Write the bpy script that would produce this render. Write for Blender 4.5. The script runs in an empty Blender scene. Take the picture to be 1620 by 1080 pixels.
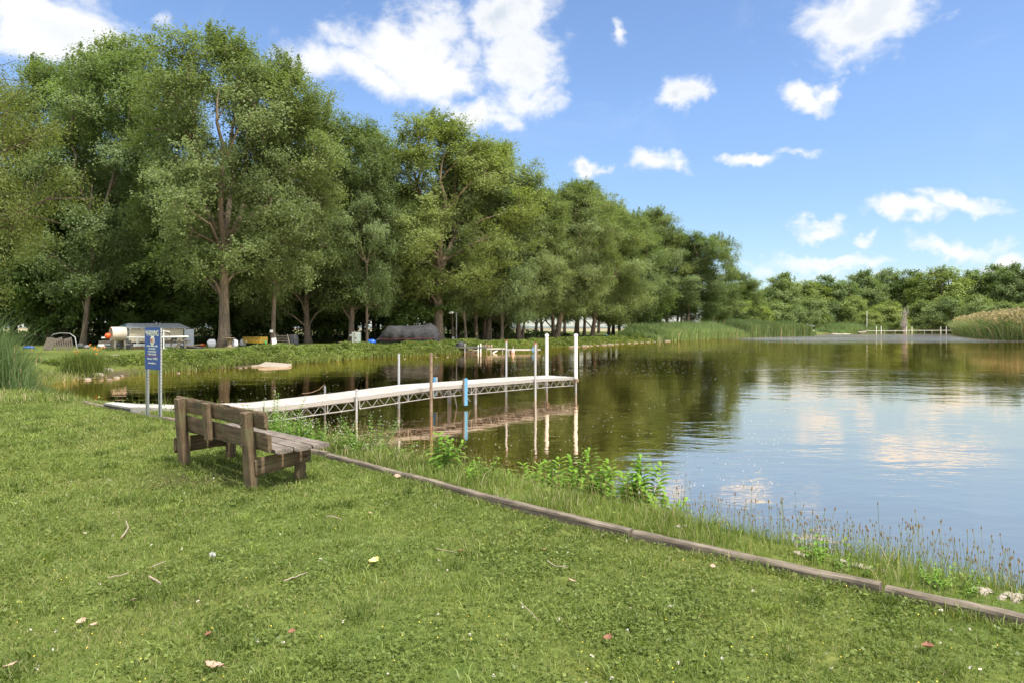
import bpy, bmesh, math, random
import numpy as np
from mathutils import Vector, Matrix, Euler, noise as mnoise

# ---------------------------------------------------------------- camera, world, sun, exposure
scene = bpy.context.scene
COL = scene.collection
F, HZ, CAMZ = 1080.0, 518.0, 1.6          # focal length in photo pixels, horizon row, eye height (m)
WATER_Z = -0.5

cam_data = bpy.data.cameras.new("camera")
cam_data.sensor_width = 36.0
cam_data.lens = 24.0
cam_data.shift_y = -(540.0 - HZ) / 1620.0
cam_data.clip_start = 0.1
cam_data.clip_end = 9000.0
cam = bpy.data.objects.new("camera", cam_data)
cam.location = (0, 0, CAMZ)
cam.rotation_euler = (math.radians(90), 0, 0)
COL.objects.link(cam)
scene.camera = cam

SUN_DIR = Vector((0.76, -0.65, 0)).normalized() * math.cos(math.radians(60)) + Vector((0, 0, math.sin(math.radians(60))))
sun_data = bpy.data.lights.new("sun", 'SUN')
sun_data.energy = 3.2
sun_data.angle = math.radians(4)
sun_data.color = (1.0, 0.95, 0.86)
sun = bpy.data.objects.new("sun", sun_data)
sun.rotation_euler = SUN_DIR.to_track_quat('Z', 'Y').to_euler()
sun.location = (30, -20, 60)
COL.objects.link(sun)

scene.view_settings.view_transform = 'Standard'
scene.view_settings.look = 'None'
scene.view_settings.exposure = 1.3
scene.view_settings.gamma = 1.0
scene.render.engine = 'CYCLES'
scene.cycles.use_denoising = True
scene.cycles.max_bounces = 7
scene.cycles.diffuse_bounces = 3
scene.cycles.glossy_bounces = 3
scene.cycles.transmission_bounces = 4
scene.cycles.transparent_max_bounces = 6
scene.cycles.sample_clamp_indirect = 6.0

world = bpy.data.worlds.new("World")
scene.world = world
world.use_nodes = True
world.cycles.sampling_method = 'MANUAL'
world.cycles.sample_map_resolution = 512


def build_world():
    nt = world.node_tree
    N, L = nt.nodes, nt.links
    N.clear()
    out = N.new('ShaderNodeOutputWorld')
    sky = N.new('ShaderNodeTexSky')
    sky.sky_type = 'NISHITA'
    sky.sun_disc = False
    sky.sun_elevation = math.radians(60)
    sky.sun_rotation = math.atan2(SUN_DIR.x, SUN_DIR.y)
    sky.air_density = 1.0
    sky.dust_density = 0.25
    sky.ozone_density = 1.6
    bg = N.new('ShaderNodeBackground')
    bg.inputs[1].default_value = SKY_STRENGTH
    hs = N.new('ShaderNodeMix'); hs.data_type = 'RGBA'; hs.blend_type = 'MULTIPLY'
    hs.inputs[0].default_value = 1.0
    t2 = N.new('ShaderNodeTexCoord'); s2 = N.new('ShaderNodeSeparateXYZ'); L.new(t2.outputs['Generated'], s2.inputs[0])
    low = N.new('ShaderNodeMapRange'); low.inputs['From Min'].default_value = 0.0; low.inputs['From Max'].default_value = 0.30
    L.new(s2.outputs['Z'], low.inputs['Value'])
    tr = N.new('ShaderNodeValToRGB'); tr.color_ramp.elements[0].color = (0.66, 0.72, 0.82, 1); tr.color_ramp.elements[1].color = (0.95, 1.02, 1.14, 1)
    L.new(low.outputs[0], tr.inputs[0]); L.new(tr.outputs[0], hs.inputs[7])
    L.new(sky.outputs[0], hs.inputs[6]); L.new(hs.outputs[2], bg.inputs[0])
    tc = N.new('ShaderNodeTexCoord')

    def vm(op, a, b):
        n = N.new('ShaderNodeVectorMath'); n.operation = op
        for i, s in enumerate((a, b)):
            if isinstance(s, (tuple, list)): n.inputs[i].default_value = s
            elif s is not None: L.new(s, n.inputs[i])
        return n.outputs[0]

    def m(op, a, b=None, clamp=False):
        n = N.new('ShaderNodeMath'); n.operation = op; n.use_clamp = clamp
        for i, s in enumerate((a, b)):
            if s is None: continue
            if isinstance(s, (int, float)): n.inputs[i].default_value = s
            else: L.new(s, n.inputs[i])
        return n.outputs[0]

    def nz(scale, detail, rough, vec, dist=0.0):
        n = N.new('ShaderNodeTexNoise')
        n.inputs['Scale'].default_value = scale
        n.inputs['Detail'].default_value = detail
        n.inputs['Roughness'].default_value = rough
        n.inputs['Distortion'].default_value = dist
        L.new(vec, n.inputs['Vector'])
        return n

    d0 = tc.outputs['Generated']
    warp = nz(7.0, 5.0, 0.6, d0)
    w = vm('SUBTRACT', warp.outputs['Color'], (0.5, 0.5, 0.5))
    w = vm('MULTIPLY', w, (0.16, 0.16, 0.13))
    dw = vm('ADD', d0, w)
    acc = None
    # cloud directions (photo bearing), half extents in degrees-like units, in-plane tilt, weight
    for (u, v, rw, rh, tilt, wt) in CLOUDS:
        dirv = Vector(((u - 810) / F, 1.0, (HZ - v) / F)).normalized()
        az = math.atan2(dirv.x, dirv.y); el = math.asin(dirv.z)
        k = dirv.y  # angular shrink of off-axis directions
        mat = Matrix.Rotation(-az, 3, 'Z') @ Matrix.Rotation(el, 3, 'X') @ Matrix.Rotation(math.radians(tilt), 3, 'Y')
        mp = N.new('ShaderNodeMapping'); mp.vector_type = 'TEXTURE'
        mp.inputs['Location'].default_value = dirv
        mp.inputs['Rotation'].default_value = mat.to_euler('XYZ')
        mp.inputs['Scale'].default_value = (1.25 * rw / F * k * k, 0.6, 1.25 * rh / F * k)
        L.new(dw, mp.inputs['Vector'])
        g = N.new('ShaderNodeTexGradient'); g.gradient_type = 'SPHERICAL'
        L.new(mp.outputs[0], g.inputs[0])
        o = m('MULTIPLY', g.outputs['Fac'], wt)
        acc = o if acc is None else m('MAXIMUM', acc, o)
    # unseen clouds added behind and above the camera as soft fill light
    sep = N.new('ShaderNodeSeparateXYZ'); L.new(d0, sep.inputs[0])
    far = nz(2.6, 3.0, 0.5, d0)
    back = m('MULTIPLY', m('SUBTRACT', far.outputs['Fac'], 0.33), 5.0, True)
    gate = m('ADD', m('MULTIPLY', m('SUBTRACT', sep.outputs['Z'], 0.47), 8.0, True),
             m('MULTIPLY', m('SUBTRACT', -0.05, sep.outputs['Y']), 8.0, True), True) if False else None
    gz = m('MULTIPLY', m('SUBTRACT', sep.outputs['Z'], 0.45), 8.0, True)
    gy = m('MULTIPLY', m('SUBTRACT', -0.02, sep.outputs['Y']), 8.0, True)
    gate = m('MAXIMUM', gz, gy)
    acc = m('MAXIMUM', acc, m('MULTIPLY', back, gate))
    mp2 = N.new('ShaderNodeMapping'); mp2.inputs['Scale'].default_value = (1, 1, 1.5)
    L.new(d0, mp2.inputs['Vector'])
    fine = nz(12.0, 10.0, 0.60, mp2.outputs[0], 0.3)
    f = m('MULTIPLY', m('SUBTRACT', fine.outputs['Fac'], 0.5), 2.3)
    dens = m('ADD', m('MULTIPLY', acc, 1.35), f)
    mr = N.new('ShaderNodeMapRange'); mr.interpolation_type = 'SMOOTHSTEP'
    mr.inputs['From Min'].default_value = 0.20
    mr.inputs['From Max'].default_value = 1.05
    L.new(dens, mr.inputs['Value'])
    # keep fine noise from making cloud where no bank is
    allow = m('MULTIPLY', acc, 5.0, True)
    a = m('MULTIPLY', mr.outputs[0], allow)
    # thin high veil
    veil = nz(3.5, 6.0, 0.7, mp2.outputs[0], 1.0)
    vv = m('MULTIPLY', m('SUBTRACT', veil.outputs['Fac'], 0.58), 0.5, True)
    a = m('MAXIMUM', a, vv)
    # cloud tone: bright body, faint blue-grey thicker bellies
    tone = nz(5.0, 4.0, 0.5, mp2.outputs[0])
    tf = m('MULTIPLY', m('SUBTRACT', tone.outputs['Fac'], 0.40), 4.0, True)
    dd = m('MULTIPLY', m('SUBTRACT', dens, 0.75), 1.6, True)
    tf = m('MULTIPLY', tf, dd)
    mix = N.new('ShaderNodeMix'); mix.data_type = 'RGBA'
    L.new(tf, mix.inputs[0])
    mix.inputs[6].default_value = (1.0, 1.0, 1.0, 1)
    mix.inputs[7].default_value = (0.66, 0.73, 0.82, 1)
    bg2 = N.new('ShaderNodeBackground'); L.new(m('ADD', m('MULTIPLY', gate, CLOUD_STRENGTH * 0.9), CLOUD_STRENGTH), bg2.inputs[1])  # added unseen clouds shine brighter than those in view, for fill
    L.new(mix.outputs[2], bg2.inputs[0])
    ms = N.new('ShaderNodeMixShader')
    L.new(a, ms.inputs[0]); L.new(bg.outputs[0], ms.inputs[1]); L.new(bg2.outputs[0], ms.inputs[2])
    L.new(ms.outputs[0], out.inputs['Surface'])


SKY_STRENGTH = 0.078
CLOUD_STRENGTH = 0.44
CLOUDS = [
    (60, 15, 230, 95, 0, 1.0), (160, 70, 120, 45, 0, .7), (255, 10, 40, 22, 0, .6),
    (640, 70, 135, 85, 0, 1.1), (560, 105, 130, 60, 12, 1.0), (700, 120, 120, 62, 0, 1.0), (530, 50, 60, 35, 20, .6),
    (815, 30, 85, 95, 0, 1.05), (830, 120, 95, 55, -35, .9), (745, 188, 80, 32, 0, 1.0), (690, 165, 50, 40, 0, .6),
    (972, 40, 20, 34, -25, .75), (1085, 152, 42, 36, 40, .9), (1285, 148, 56, 26, 22, .95), (1320, 132, 34, 24, 10, .8),
    (1360, 25, 155, 70, 12, 1.1), (1335, 80, 55, 30, 0, .6), (925, 272, 34, 24, 0, .95), (965, 276, 30, 14, 0, .6),
    (1043, 267, 48, 24, 0, .95), (1195, 246, 62, 17, 8, .9), (1260, 236, 50, 16, 5, .75),
    (1430, 335, 78, 20, 8, .95), (1525, 318, 95, 18, 12, .9), (1308, 360, 55, 17, 8, .8),
    (1363, 382, 36, 15, 5, .9), (1525, 382, 100, 20, 4, .95), (1330, 405, 160, 17, 3, .85), (1215, 412, 90, 18, 0, .6),
    (1600, 412, 70, 20, 5, .8), (1450, 428, 260, 16, 0, .55),
]
build_world()
# ---------------------------------------------------------------- helpers
def gp(u, v, z=0.0):
    """ground point seen at photo pixel (u, v) on the level z"""
    y = F * (CAMZ - z) / (v - HZ)
    return ((u - 810.0) / F * y, y)


def tag(o, label=None, cat=None, group=None, kind=None):
    if label: o['label'] = label
    if cat: o['category'] = cat
    if group: o['group'] = group
    if kind: o['kind'] = kind
    return o


def empty(name, loc=(0, 0, 0), rz=0.0):
    o = bpy.data.objects.new(name, None)
    COL.objects.link(o)
    o.location = loc
    o.rotation_euler = (0, 0, rz)
    o.empty_display_size = 0.2
    return o


def link(name, me, parent=None):
    o = bpy.data.objects.new(name, me)
    COL.objects.link(o)
    if parent is not None: o.parent = parent
    return o


def copy_tree(o, parent=None):
    c = o.copy()
    COL.objects.link(c)
    if parent is not None: c.parent = parent
    for ch in list(o.children):
        copy_tree(ch, c)
    return c


class MB:
    """collects simple solids and links them as one mesh"""
    def __init__(s): s.v = []; s.f = []; s.sm = []

    def add(s, vs, fs, smooth=False):
        b = len(s.v)
        s.v += [tuple(p) for p in vs]
        for f in fs:
            s.f.append([b + i for i in f]); s.sm.append(smooth)

    def box(s, c, d, rot=None):
        hx, hy, hz = d[0] / 2, d[1] / 2, d[2] / 2
        vs = [Vector((x, y, z)) for x in (-hx, hx) for y in (-hy, hy) for z in (-hz, hz)]
        if rot is not None: vs = [rot @ p for p in vs]
        vs = [p + Vector(c) for p in vs]
        s.add(vs, [(0, 1, 3, 2), (4, 6, 7, 5), (0, 4, 5, 1), (2, 3, 7, 6), (0, 2, 6, 4), (1, 5, 7, 3)])
        return s

    def tube(s, pts, radii, n=8, caps=True):
        pts = [Vector(p) for p in pts]
        if isinstance(radii, (int, float)): radii = [radii] * len(pts)
        rings = []
        for i, p in enumerate(pts):
            t = (pts[min(i + 1, len(pts) - 1)] - pts[max(i - 1, 0)]).normalized()
            a = t.cross(Vector((0, 0, 1)) if abs(t.z) < 0.9 else Vector((1, 0, 0))).normalized()
            b = t.cross(a)
            rings.append([p + (a * math.cos(2 * math.pi * k / n) + b * math.sin(2 * math.pi * k / n)) * radii[i] for k in range(n)])
        vs = [q for r in rings for q in r]
        fs = []
        for i in range(len(pts) - 1):
            for k in range(n):
                k2 = (k + 1) % n
                fs.append((i * n + k, i * n + k2, (i + 1) * n + k2, (i + 1) * n + k))
        s.add(vs, fs, True)
        if caps:
            s.add(rings[0], [tuple(range(n))[::-1]])
            s.add(rings[-1], [tuple(range(n))])
        return s

    def lathe(s, prof, c=(0, 0, 0), n=24, axis='Z', squash=1.0):
        vs = []
        for (r, h) in prof:
            for k in range(n):
                a = 2 * math.pi * k / n
                p = (r * math.cos(a), r * math.sin(a) * squash, h)
                if axis == 'X': p = (h, p[0], p[1])
                if axis == 'Y': p = (p[0], h, p[1])
                vs.append((p[0] + c[0], p[1] + c[1], p[2] + c[2]))
        fs = []
        for i in range(len(prof) - 1):
            for k in range(n):
                k2 = (k + 1) % n
                fs.append((i * n + k, i * n + k2, (i + 1) * n + k2, (i + 1) * n + k))
        s.add(vs, fs, True)
        return s

    def build(s, name, mat, parent=None, bevel=0.0, loc=None, rz=None):
        me = bpy.data.meshes.new(name)
        me.from_pydata(s.v, [], s.f)
        me.polygons.foreach_set('use_smooth', s.sm)
        me.materials.append(mat)
        me.update()
        bm = bmesh.new(); bm.from_mesh(me)
        bmesh.ops.recalc_face_normals(bm, faces=bm.faces)
        bm.to_mesh(me); bm.free()
        o = link(name, me, parent)
        if bevel:
            b = o.modifiers.new('bevel', 'BEVEL'); b.width = bevel; b.segments = 2; b.limit_method = 'ANGLE'
        if loc is not None: o.location = loc
        if rz is not None: o.rotation_euler = (0, 0, rz)
        return o


def np_mesh(name, verts, faces_quads=None, faces_tris=None, mat=None, attrs=None, smooth=False):
    """fast mesh from numpy arrays; attrs = {name: per-vertex float array}"""
    me = bpy.data.meshes.new(name)
    nv = len(verts)
    me.vertices.add(nv)
    me.vertices.foreach_set('co', np.asarray(verts, dtype=np.float32).ravel())
    loops = []; starts = []; tot = 0; nf = 0
    if faces_quads is not None and len(faces_quads):
        q = np.asarray(faces_quads, dtype=np.int32)
        loops.append(q.ravel()); starts.append(np.arange(len(q), dtype=np.int32) * 4); tot = q.size; nf += len(q)
    if faces_tris is not None and len(faces_tris):
        t = np.asarray(faces_tris, dtype=np.int32)
        loops.append(t.ravel()); starts.append(tot + np.arange(len(t), dtype=np.int32) * 3); nf += len(t)
    lv = np.concatenate(loops); st = np.concatenate(starts)
    me.loops.add(len(lv)); me.loops.foreach_set('vertex_index', lv)
    me.polygons.add(nf); me.polygons.foreach_set('loop_start', st)
    if smooth:
        me.polygons.foreach_set('use_smooth', np.ones(nf, dtype=bool))
    if attrs:
        for k, a in attrs.items():
            at = me.attributes.new(k, 'FLOAT', 'POINT')
            at.data.foreach_set('value', np.asarray(a, dtype=np.float32))
    me.update(calc_edges=True)
    if mat: me.materials.append(mat)
    return me


# ---- node material helpers
def new_mat(name):
    m = bpy.data.materials.new(name)
    m.use_nodes = True
    nt = m.node_tree
    bs = nt.nodes['Principled BSDF']
    return m, nt, bs


def _noise(nt, scale, detail=4, rough=0.5, vec=None, dist=0.0):
    n = nt.nodes.new('ShaderNodeTexNoise')
    n.inputs['Scale'].default_value = scale
    n.inputs['Detail'].default_value = detail
    n.inputs['Roughness'].default_value = rough
    n.inputs['Distortion'].default_value = dist
    if vec is not None: nt.links.new(vec, n.inputs['Vector'])
    return n


def _ramp(nt, fac, stops):
    r = nt.nodes.new('ShaderNodeValToRGB')
    e = r.color_ramp.elements
    while len(e) < len(stops): e.new(0.5)
    for i, (p, c) in enumerate(stops):
        e[i].position = p
        e[i].color = (*c, 1) if len(c) == 3 else c
    nt.links.new(fac, r.inputs[0])
    return r


def _mixc(nt, fac, a, b, blend='MIX'):
    n = nt.nodes.new('ShaderNodeMix'); n.data_type = 'RGBA'; n.blend_type = blend
    for sock, val in ((n.inputs[0], fac), (n.inputs[6], a), (n.inputs[7], b)):
        if isinstance(val, (int, float)): sock.default_value = val
        elif isinstance(val, (tuple, list)): sock.default_value = (*val, 1) if len(val) == 3 else val
        else: nt.links.new(val, sock)
    return n.outputs[2]


def _bump(nt, bs, h, strength=0.3, dist=0.01):
    b = nt.nodes.new('ShaderNodeBump')
    b.inputs['Strength'].default_value = strength
    b.inputs['Distance'].default_value = dist
    nt.links.new(h, b.inputs['Height'])
    nt.links.new(b.outputs[0], bs.inputs['Normal'])


def simple_mat(name, col, rough=0.6, metal=0.0, var=0.18, scale=6.0, bump=0.15, col2=None, spec=0.5):
    m, nt, bs = new_mat(name)
    tc = nt.nodes.new('ShaderNodeTexCoord')
    n = _noise(nt, scale, 6, 0.6, tc.outputs['Object'])
    c2 = col2 if col2 else tuple(c * (1 - var * 2) for c in col)
    r = _ramp(nt, n.outputs['Fac'], [(0.3, c2), (0.65, col)])
    nt.links.new(r.outputs[0], bs.inputs['Base Color'])
    bs.inputs['Roughness'].default_value = rough
    bs.inputs['Metallic'].default_value = metal
    bs.inputs['Specular IOR Level'].default_value = spec
    if bump: _bump(nt, bs, n.outputs['Fac'], bump, 0.01)
    return m


def wood_mat(name, light, dark, moss=None, scale=1.0, stain=0.5):
    m, nt, bs = new_mat(name)
    tc = nt.nodes.new('ShaderNodeTexCoord')
    mp = nt.nodes.new('ShaderNodeMapping')
    mp.inputs['Scale'].default_value = (1.6 * scale, 34 * scale, 34 * scale)
    nt.links.new(tc.outputs['Object'], mp.inputs['Vector'])
    oi = nt.nodes.new('ShaderNodeObjectInfo')
    off = nt.nodes.new('ShaderNodeVectorMath'); off.operation = 'ADD'
    nt.links.new(mp.outputs[0], off.inputs[0]); nt.links.new(oi.outputs['Random'], off.inputs[1])
    g = _noise(nt, 1.6, 9, 0.65, off.outputs[0], 0.4)
    r = _ramp(nt, g.outputs['Fac'], [(0.30, dark), (0.52, tuple((a + b) / 2 for a, b in zip(light, dark))), (0.72, light)])
    big = _noise(nt, 5.0, 5, 0.6, tc.outputs['Object'])
    rb = _ramp(nt, big.outputs['Fac'], [(0.35, (1 - stain,) * 3), (0.65, (1.08,) * 3)])
    c = _mixc(nt, 1.0, r.outputs[0], rb.outputs[0], 'MULTIPLY')
    if moss:
        ms = _noise(nt, 9.0, 6, 0.7, tc.outputs['Object'])
        mr = _ramp(nt, ms.outputs['Fac'], [(0.52, (0, 0, 0)), (0.66, (0.75, 0.75, 0.75))])
        c = _mixc(nt, mr.outputs[0], c, moss)
    nt.links.new(c, bs.inputs['Base Color'])
    bs.inputs['Roughness'].default_value = 0.85
    bs.inputs['Specular IOR Level'].default_value = 0.25
    _bump(nt, bs, g.outputs['Fac'], 0.7, 0.006)
    return m


def leaf_mat(name, dark, light, trans=0.35, yellow=None, use_obj=True, gloss=0.12):
    m = bpy.data.materials.new(name); m.use_nodes = True
    nt = m.node_tree; N, L = nt.nodes, nt.links
    N.clear()
    out = N.new('ShaderNodeOutputMaterial')
    at = N.new('ShaderNodeAttribute'); at.attribute_name = 'tint'
    r = _ramp(nt, at.outputs['Fac'], [(0.0, dark), (0.55, tuple((a + b) / 2 for a, b in zip(dark, light))), (1.0, light)] +
              ([] if not yellow else []))
    c = r.outputs[0]
    if yellow:
        at2 = N.new('ShaderNodeAttribute'); at2.attribute_name = 'dry'
        c = _mixc(nt, at2.outputs['Fac'], c, yellow)
    if use_obj:
        oi = N.new('ShaderNodeObjectInfo')
        c = _mixc(nt, 1.0, c, oi.outputs['Color'], 'MULTIPLY')
    d = N.new('ShaderNodeBsdfDiffuse'); L.new(c, d.inputs[0])
    t = N.new('ShaderNodeBsdfTranslucent')
    ct = _mixc(nt, 1.0, c, (1.25, 1.35, 0.55), 'MULTIPLY')
    L.new(ct, t.inputs[0])
    m1 = N.new('ShaderNodeMixShader'); m1.inputs[0].default_value = trans
    L.new(d.outputs[0], m1.inputs[1]); L.new(t.outputs[0], m1.inputs[2])
    g = N.new('ShaderNodeBsdfGlossy'); g.inputs['Roughness'].default_value = 0.45
    g.inputs['Color'].default_value = (0.8, 0.85, 0.8, 1)
    m2 = N.new('ShaderNodeMixShader')
    m2.inputs[0].default_value = gloss * 0.12
    L.new(m1.outputs[0], m2.inputs[1]); L.new(g.outputs[0], m2.inputs[2])
    L.new(m2.outputs[0], out.inputs['Surface'])
    return m
# ---------------------------------------------------------------- pond outline, terrain, water
def sp(u, v): return gp(u, v, WATER_Z)

TIMBER = [(4.6, 1.6), (3.55, 2.75), (2.74, 3.66), (2.23, 4.10), (1.65, 4.60), (0.92, 5.20), (-0.05, 6.12),
          (-1.15, 7.25), (-2.25, 8.36), (-3.9, 9.55), (-5.5, 10.75), (-6.9, 11.95), (-8.2, 13.1)]
POND = [(14, -8), (9, -2), (6.4, 1.5), (5.1, 3.1), (4.2, 4.4), (3.4, 5.25), (2.7, 5.85), (1.9, 6.6), (0.9, 7.5), (-0.3, 8.75),
        (-1.4, 9.75), (-2.9, 10.9), (-4.6, 12.0), (-6.6, 13.6), (-8.6, 15.0), (-10.8, 16.2), (-12.2, 17.2), (-14.0, 18.4), (-16.2, 20.5),
        (-17.2, 23.5), sp(85, 606), sp(120, 600.5), sp(168, 598), sp(225, 593), sp(300, 586), sp(380, 581), sp(425, 578), sp(516, 572), sp(577, 566),
        sp(700, 560), sp(760, 556), sp(848, 551), sp(915, 547), sp(996, 542), sp(1055, 539), sp(1120, 535.5), sp(1188, 532.7),
        sp(1250, 531.2), sp(1305, 530.6), sp(1316, 528.6), sp(1332, 528.6), sp(1360, 528), sp(1440, 527.2), sp(1505, 527.6), sp(1520, 531),
        sp(1545, 535), sp(1575, 537), sp(1620, 538), sp(1700, 542), (170, 95), (150, 40), (90, -30), (30, -30)]
LAKE = [(-900, 280), (-60, 262), (-10, 252), (20, 255), (45, 275), (60, 330), (130, 520), (500, 900), (900, 2600), (-2500, 2600), (-2500, 500)]


def sdf(poly, X, Y):
    """signed distance, positive inside"""
    P = np.array(poly, dtype=np.float64)
    Q = np.roll(P, -1, axis=0)
    best = np.full(X.shape, 1e18)
    inside = np.zeros(X.shape, dtype=bool)
    for (x0, y0), (x1, y1) in zip(P, Q):
        dx, dy = x1 - x0, y1 - y0
        t = np.clip(((X - x0) * dx + (Y - y0) * dy) / (dx * dx + dy * dy + 1e-12), 0, 1)
        best = np.minimum(best, (X - x0 - t * dx) ** 2 + (Y - y0 - t * dy) ** 2)
        if abs(dy) > 1e-12:
            c = ((y0 <= Y) != (y1 <= Y)) & (X < dx * (Y - y0) / dy + x0)
            inside ^= c
    d = np.sqrt(best)
    return np.where(inside, d, -d)


def vnoise(X, Y, s, seed=0.0):
    """cheap smooth value variation (sum of sines)"""
    X = X / s; Y = Y / s
    return (np.sin(X * 1.3 + Y * 0.7 + seed) + np.sin(-X * 0.6 + Y * 1.7 + seed * 2.1) + np.sin(X * 2.3 - Y * 1.1 + seed * 3.7)
            + 0.6 * np.sin(X * 3.1 + Y * 3.9 + seed * 1.3) + 0.6 * np.sin(-X * 4.3 + Y * 2.9 + seed * 0.3)) / 4.2


def sstep(t):
    t = np.clip(t, 0, 1)
    return t * t * (3 - 2 * t)


def hgt(X, Y):
    X = np.asarray(X, dtype=np.float64); Y = np.asarray(Y, dtype=np.float64)
    d = sdf(POND, X, Y) + 0.10 * vnoise(X, Y, 0.5, 2.0) * np.clip(Y / 30, 0.6, 3)
    dl = sdf(LAKE, X, Y)
    lawn = 0.17 * sstep((-X * 0.5 + Y * 0.86 - 7.5) / 5.0)
    lawn = lawn + 0.012 * vnoise(X, Y, 1.1, 1.0) + 0.02 * vnoise(X, Y, 4.0, 5.0) * np.clip(Y / 12, 0, 1)
    lawn = lawn + 0.25 * sstep((Y - 120) / 120) * 0
    w = np.where(Y < 16, 1.15, np.clip(1.15 + (Y - 16) * 0.35, 1.15, 4.2))
    up = sstep(-d / w)
    land = WATER_Z - 0.03 + (lawn - WATER_Z + 0.03) * np.where(d < 0, up ** 0.8, 0)
    z = np.where(d < 0, land, WATER_Z - 0.03 - np.minimum(d * 0.3, 1.3))
    lz = np.where(dl > 0, WATER_Z - 0.05 - np.minimum(dl * 0.1, 1.5), WATER_Z - 0.05 + 0.7 * sstep(-dl / 6.0))
    return np.minimum(z, lz)


def h1(x, y): return float(hgt(np.array([x]), np.array([y]))[0])


def stretch(lo, hi, fine, growth, c=0.0):
    pos = [0.0]
    while pos[-1] < hi - c: pos.append(pos[-1] + fine + growth * pos[-1])
    neg = [0.0]
    while neg[-1] < c - lo: neg.append(neg[-1] + fine + growth * neg[-1])
    return np.array([c - n for n in neg[:0:-1]] + [c + p for p in pos])


def ground_mat():
    m, nt, bs = new_mat('ground_turf')
    L = nt.links
    tc = nt.nodes.new('ShaderNodeTexCoord')
    n1 = _noise(nt, 0.9, 8, 0.65, tc.outputs['Object'])
    n2 = _noise(nt, 14.0, 6, 0.7, tc.outputs['Object'])
    n3 = _noise(nt, 0.12, 4, 0.5, tc.outputs['Object'])
    c1 = _ramp(nt, n2.outputs['Fac'], [(0.3, (0.050, 0.064, 0.018)), (0.5, (0.098, 0.120, 0.032)), (0.72, (0.17, 0.178, 0.065))])
    c2 = _ramp(nt, n1.outputs['Fac'], [(0.38, (0.85, 0.95, 0.8)), (0.62, (1.15, 1.08, 0.95))])
    c = _mixc(nt, 1.0, c1.outputs[0], c2.outputs[0], 'MULTIPLY')
    c3 = _ramp(nt, n3.outputs['Fac'], [(0.4, (0.92, 1.0, 0.9)), (0.6, (1.12, 1.05, 1.0))])
    c = _mixc(nt, 1.0, c, c3.outputs[0], 'MULTIPLY')
    at = nt.nodes.new('ShaderNodeAttribute'); at.attribute_name = 'mud'
    mudc = _ramp(nt, n2.outputs['Fac'], [(0.3, (0.035, 0.027, 0.015)), (0.7, (0.12, 0.095, 0.055))])
    c = _mixc(nt, at.outputs['Fac'], c, mudc.outputs[0])
    at2 = nt.nodes.new('ShaderNodeAttribute'); at2.attribute_name = 'litter'
    litc = _ramp(nt, n2.outputs['Fac'], [(0.3, (0.025, 0.022, 0.012)), (0.7, (0.075, 0.06, 0.03))])
    c = _mixc(nt, at2.outputs['Fac'], c, litc.outputs[0])
    L.new(c, bs.inputs['Base Color'])
    bs.inputs['Roughness'].default_value = 0.95
    bs.inputs['Specular IOR Level'].default_value = 0.1
    _bump(nt, bs, n2.outputs['Fac'], 0.8, 0.04)
    return m


# line of the wood's front edge: everything beyond is forest floor
WOODLINE = [(-75, 46), (-46, 52), (-34, 60), (-24, 62), (-12, 72), (-2, 86), (6, 96), (12, 112), (-10, 150), (-60, 170), (-140, 150), (-120, 30)]


def build_ground():
    xs = stretch(-2600, 2600, 0.13, 0.022)
    ys = stretch(-60, 3200, 0.13, 0.019, 5.0)
    X, Y = np.meshgrid(xs, ys)
    Z = hgt(X, Y)
    V = np.stack([X, Y, Z], -1).reshape(-1, 3)
    nx, ny = len(xs), len(ys)
    i = np.arange(nx - 1)[None, :] + np.arange(ny - 1)[:, None] * nx
    q = np.stack([i, i + 1, i + 1 + nx, i + nx], -1).reshape(-1, 4)
    mud = sstep((WATER_Z + 0.30 - Z) / 0.22).ravel()
    wl = sdf(WOODLINE, X, Y)
    lit = sstep((wl + 1) / 4.0).ravel() * 0.9
    # bare, darker patch of ground at the bench
    bare = np.exp(-(((X + 3.35) ** 2 + (Y - 7.25) ** 2) / 0.28)) * 0.9
    lit = np.maximum(lit, bare.ravel())
    me = np_mesh('ground', V, q, None, ground_mat(), {'mud': mud, 'litter': lit}, smooth=True)
    return tag(link('ground', me), kind='structure')


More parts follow.
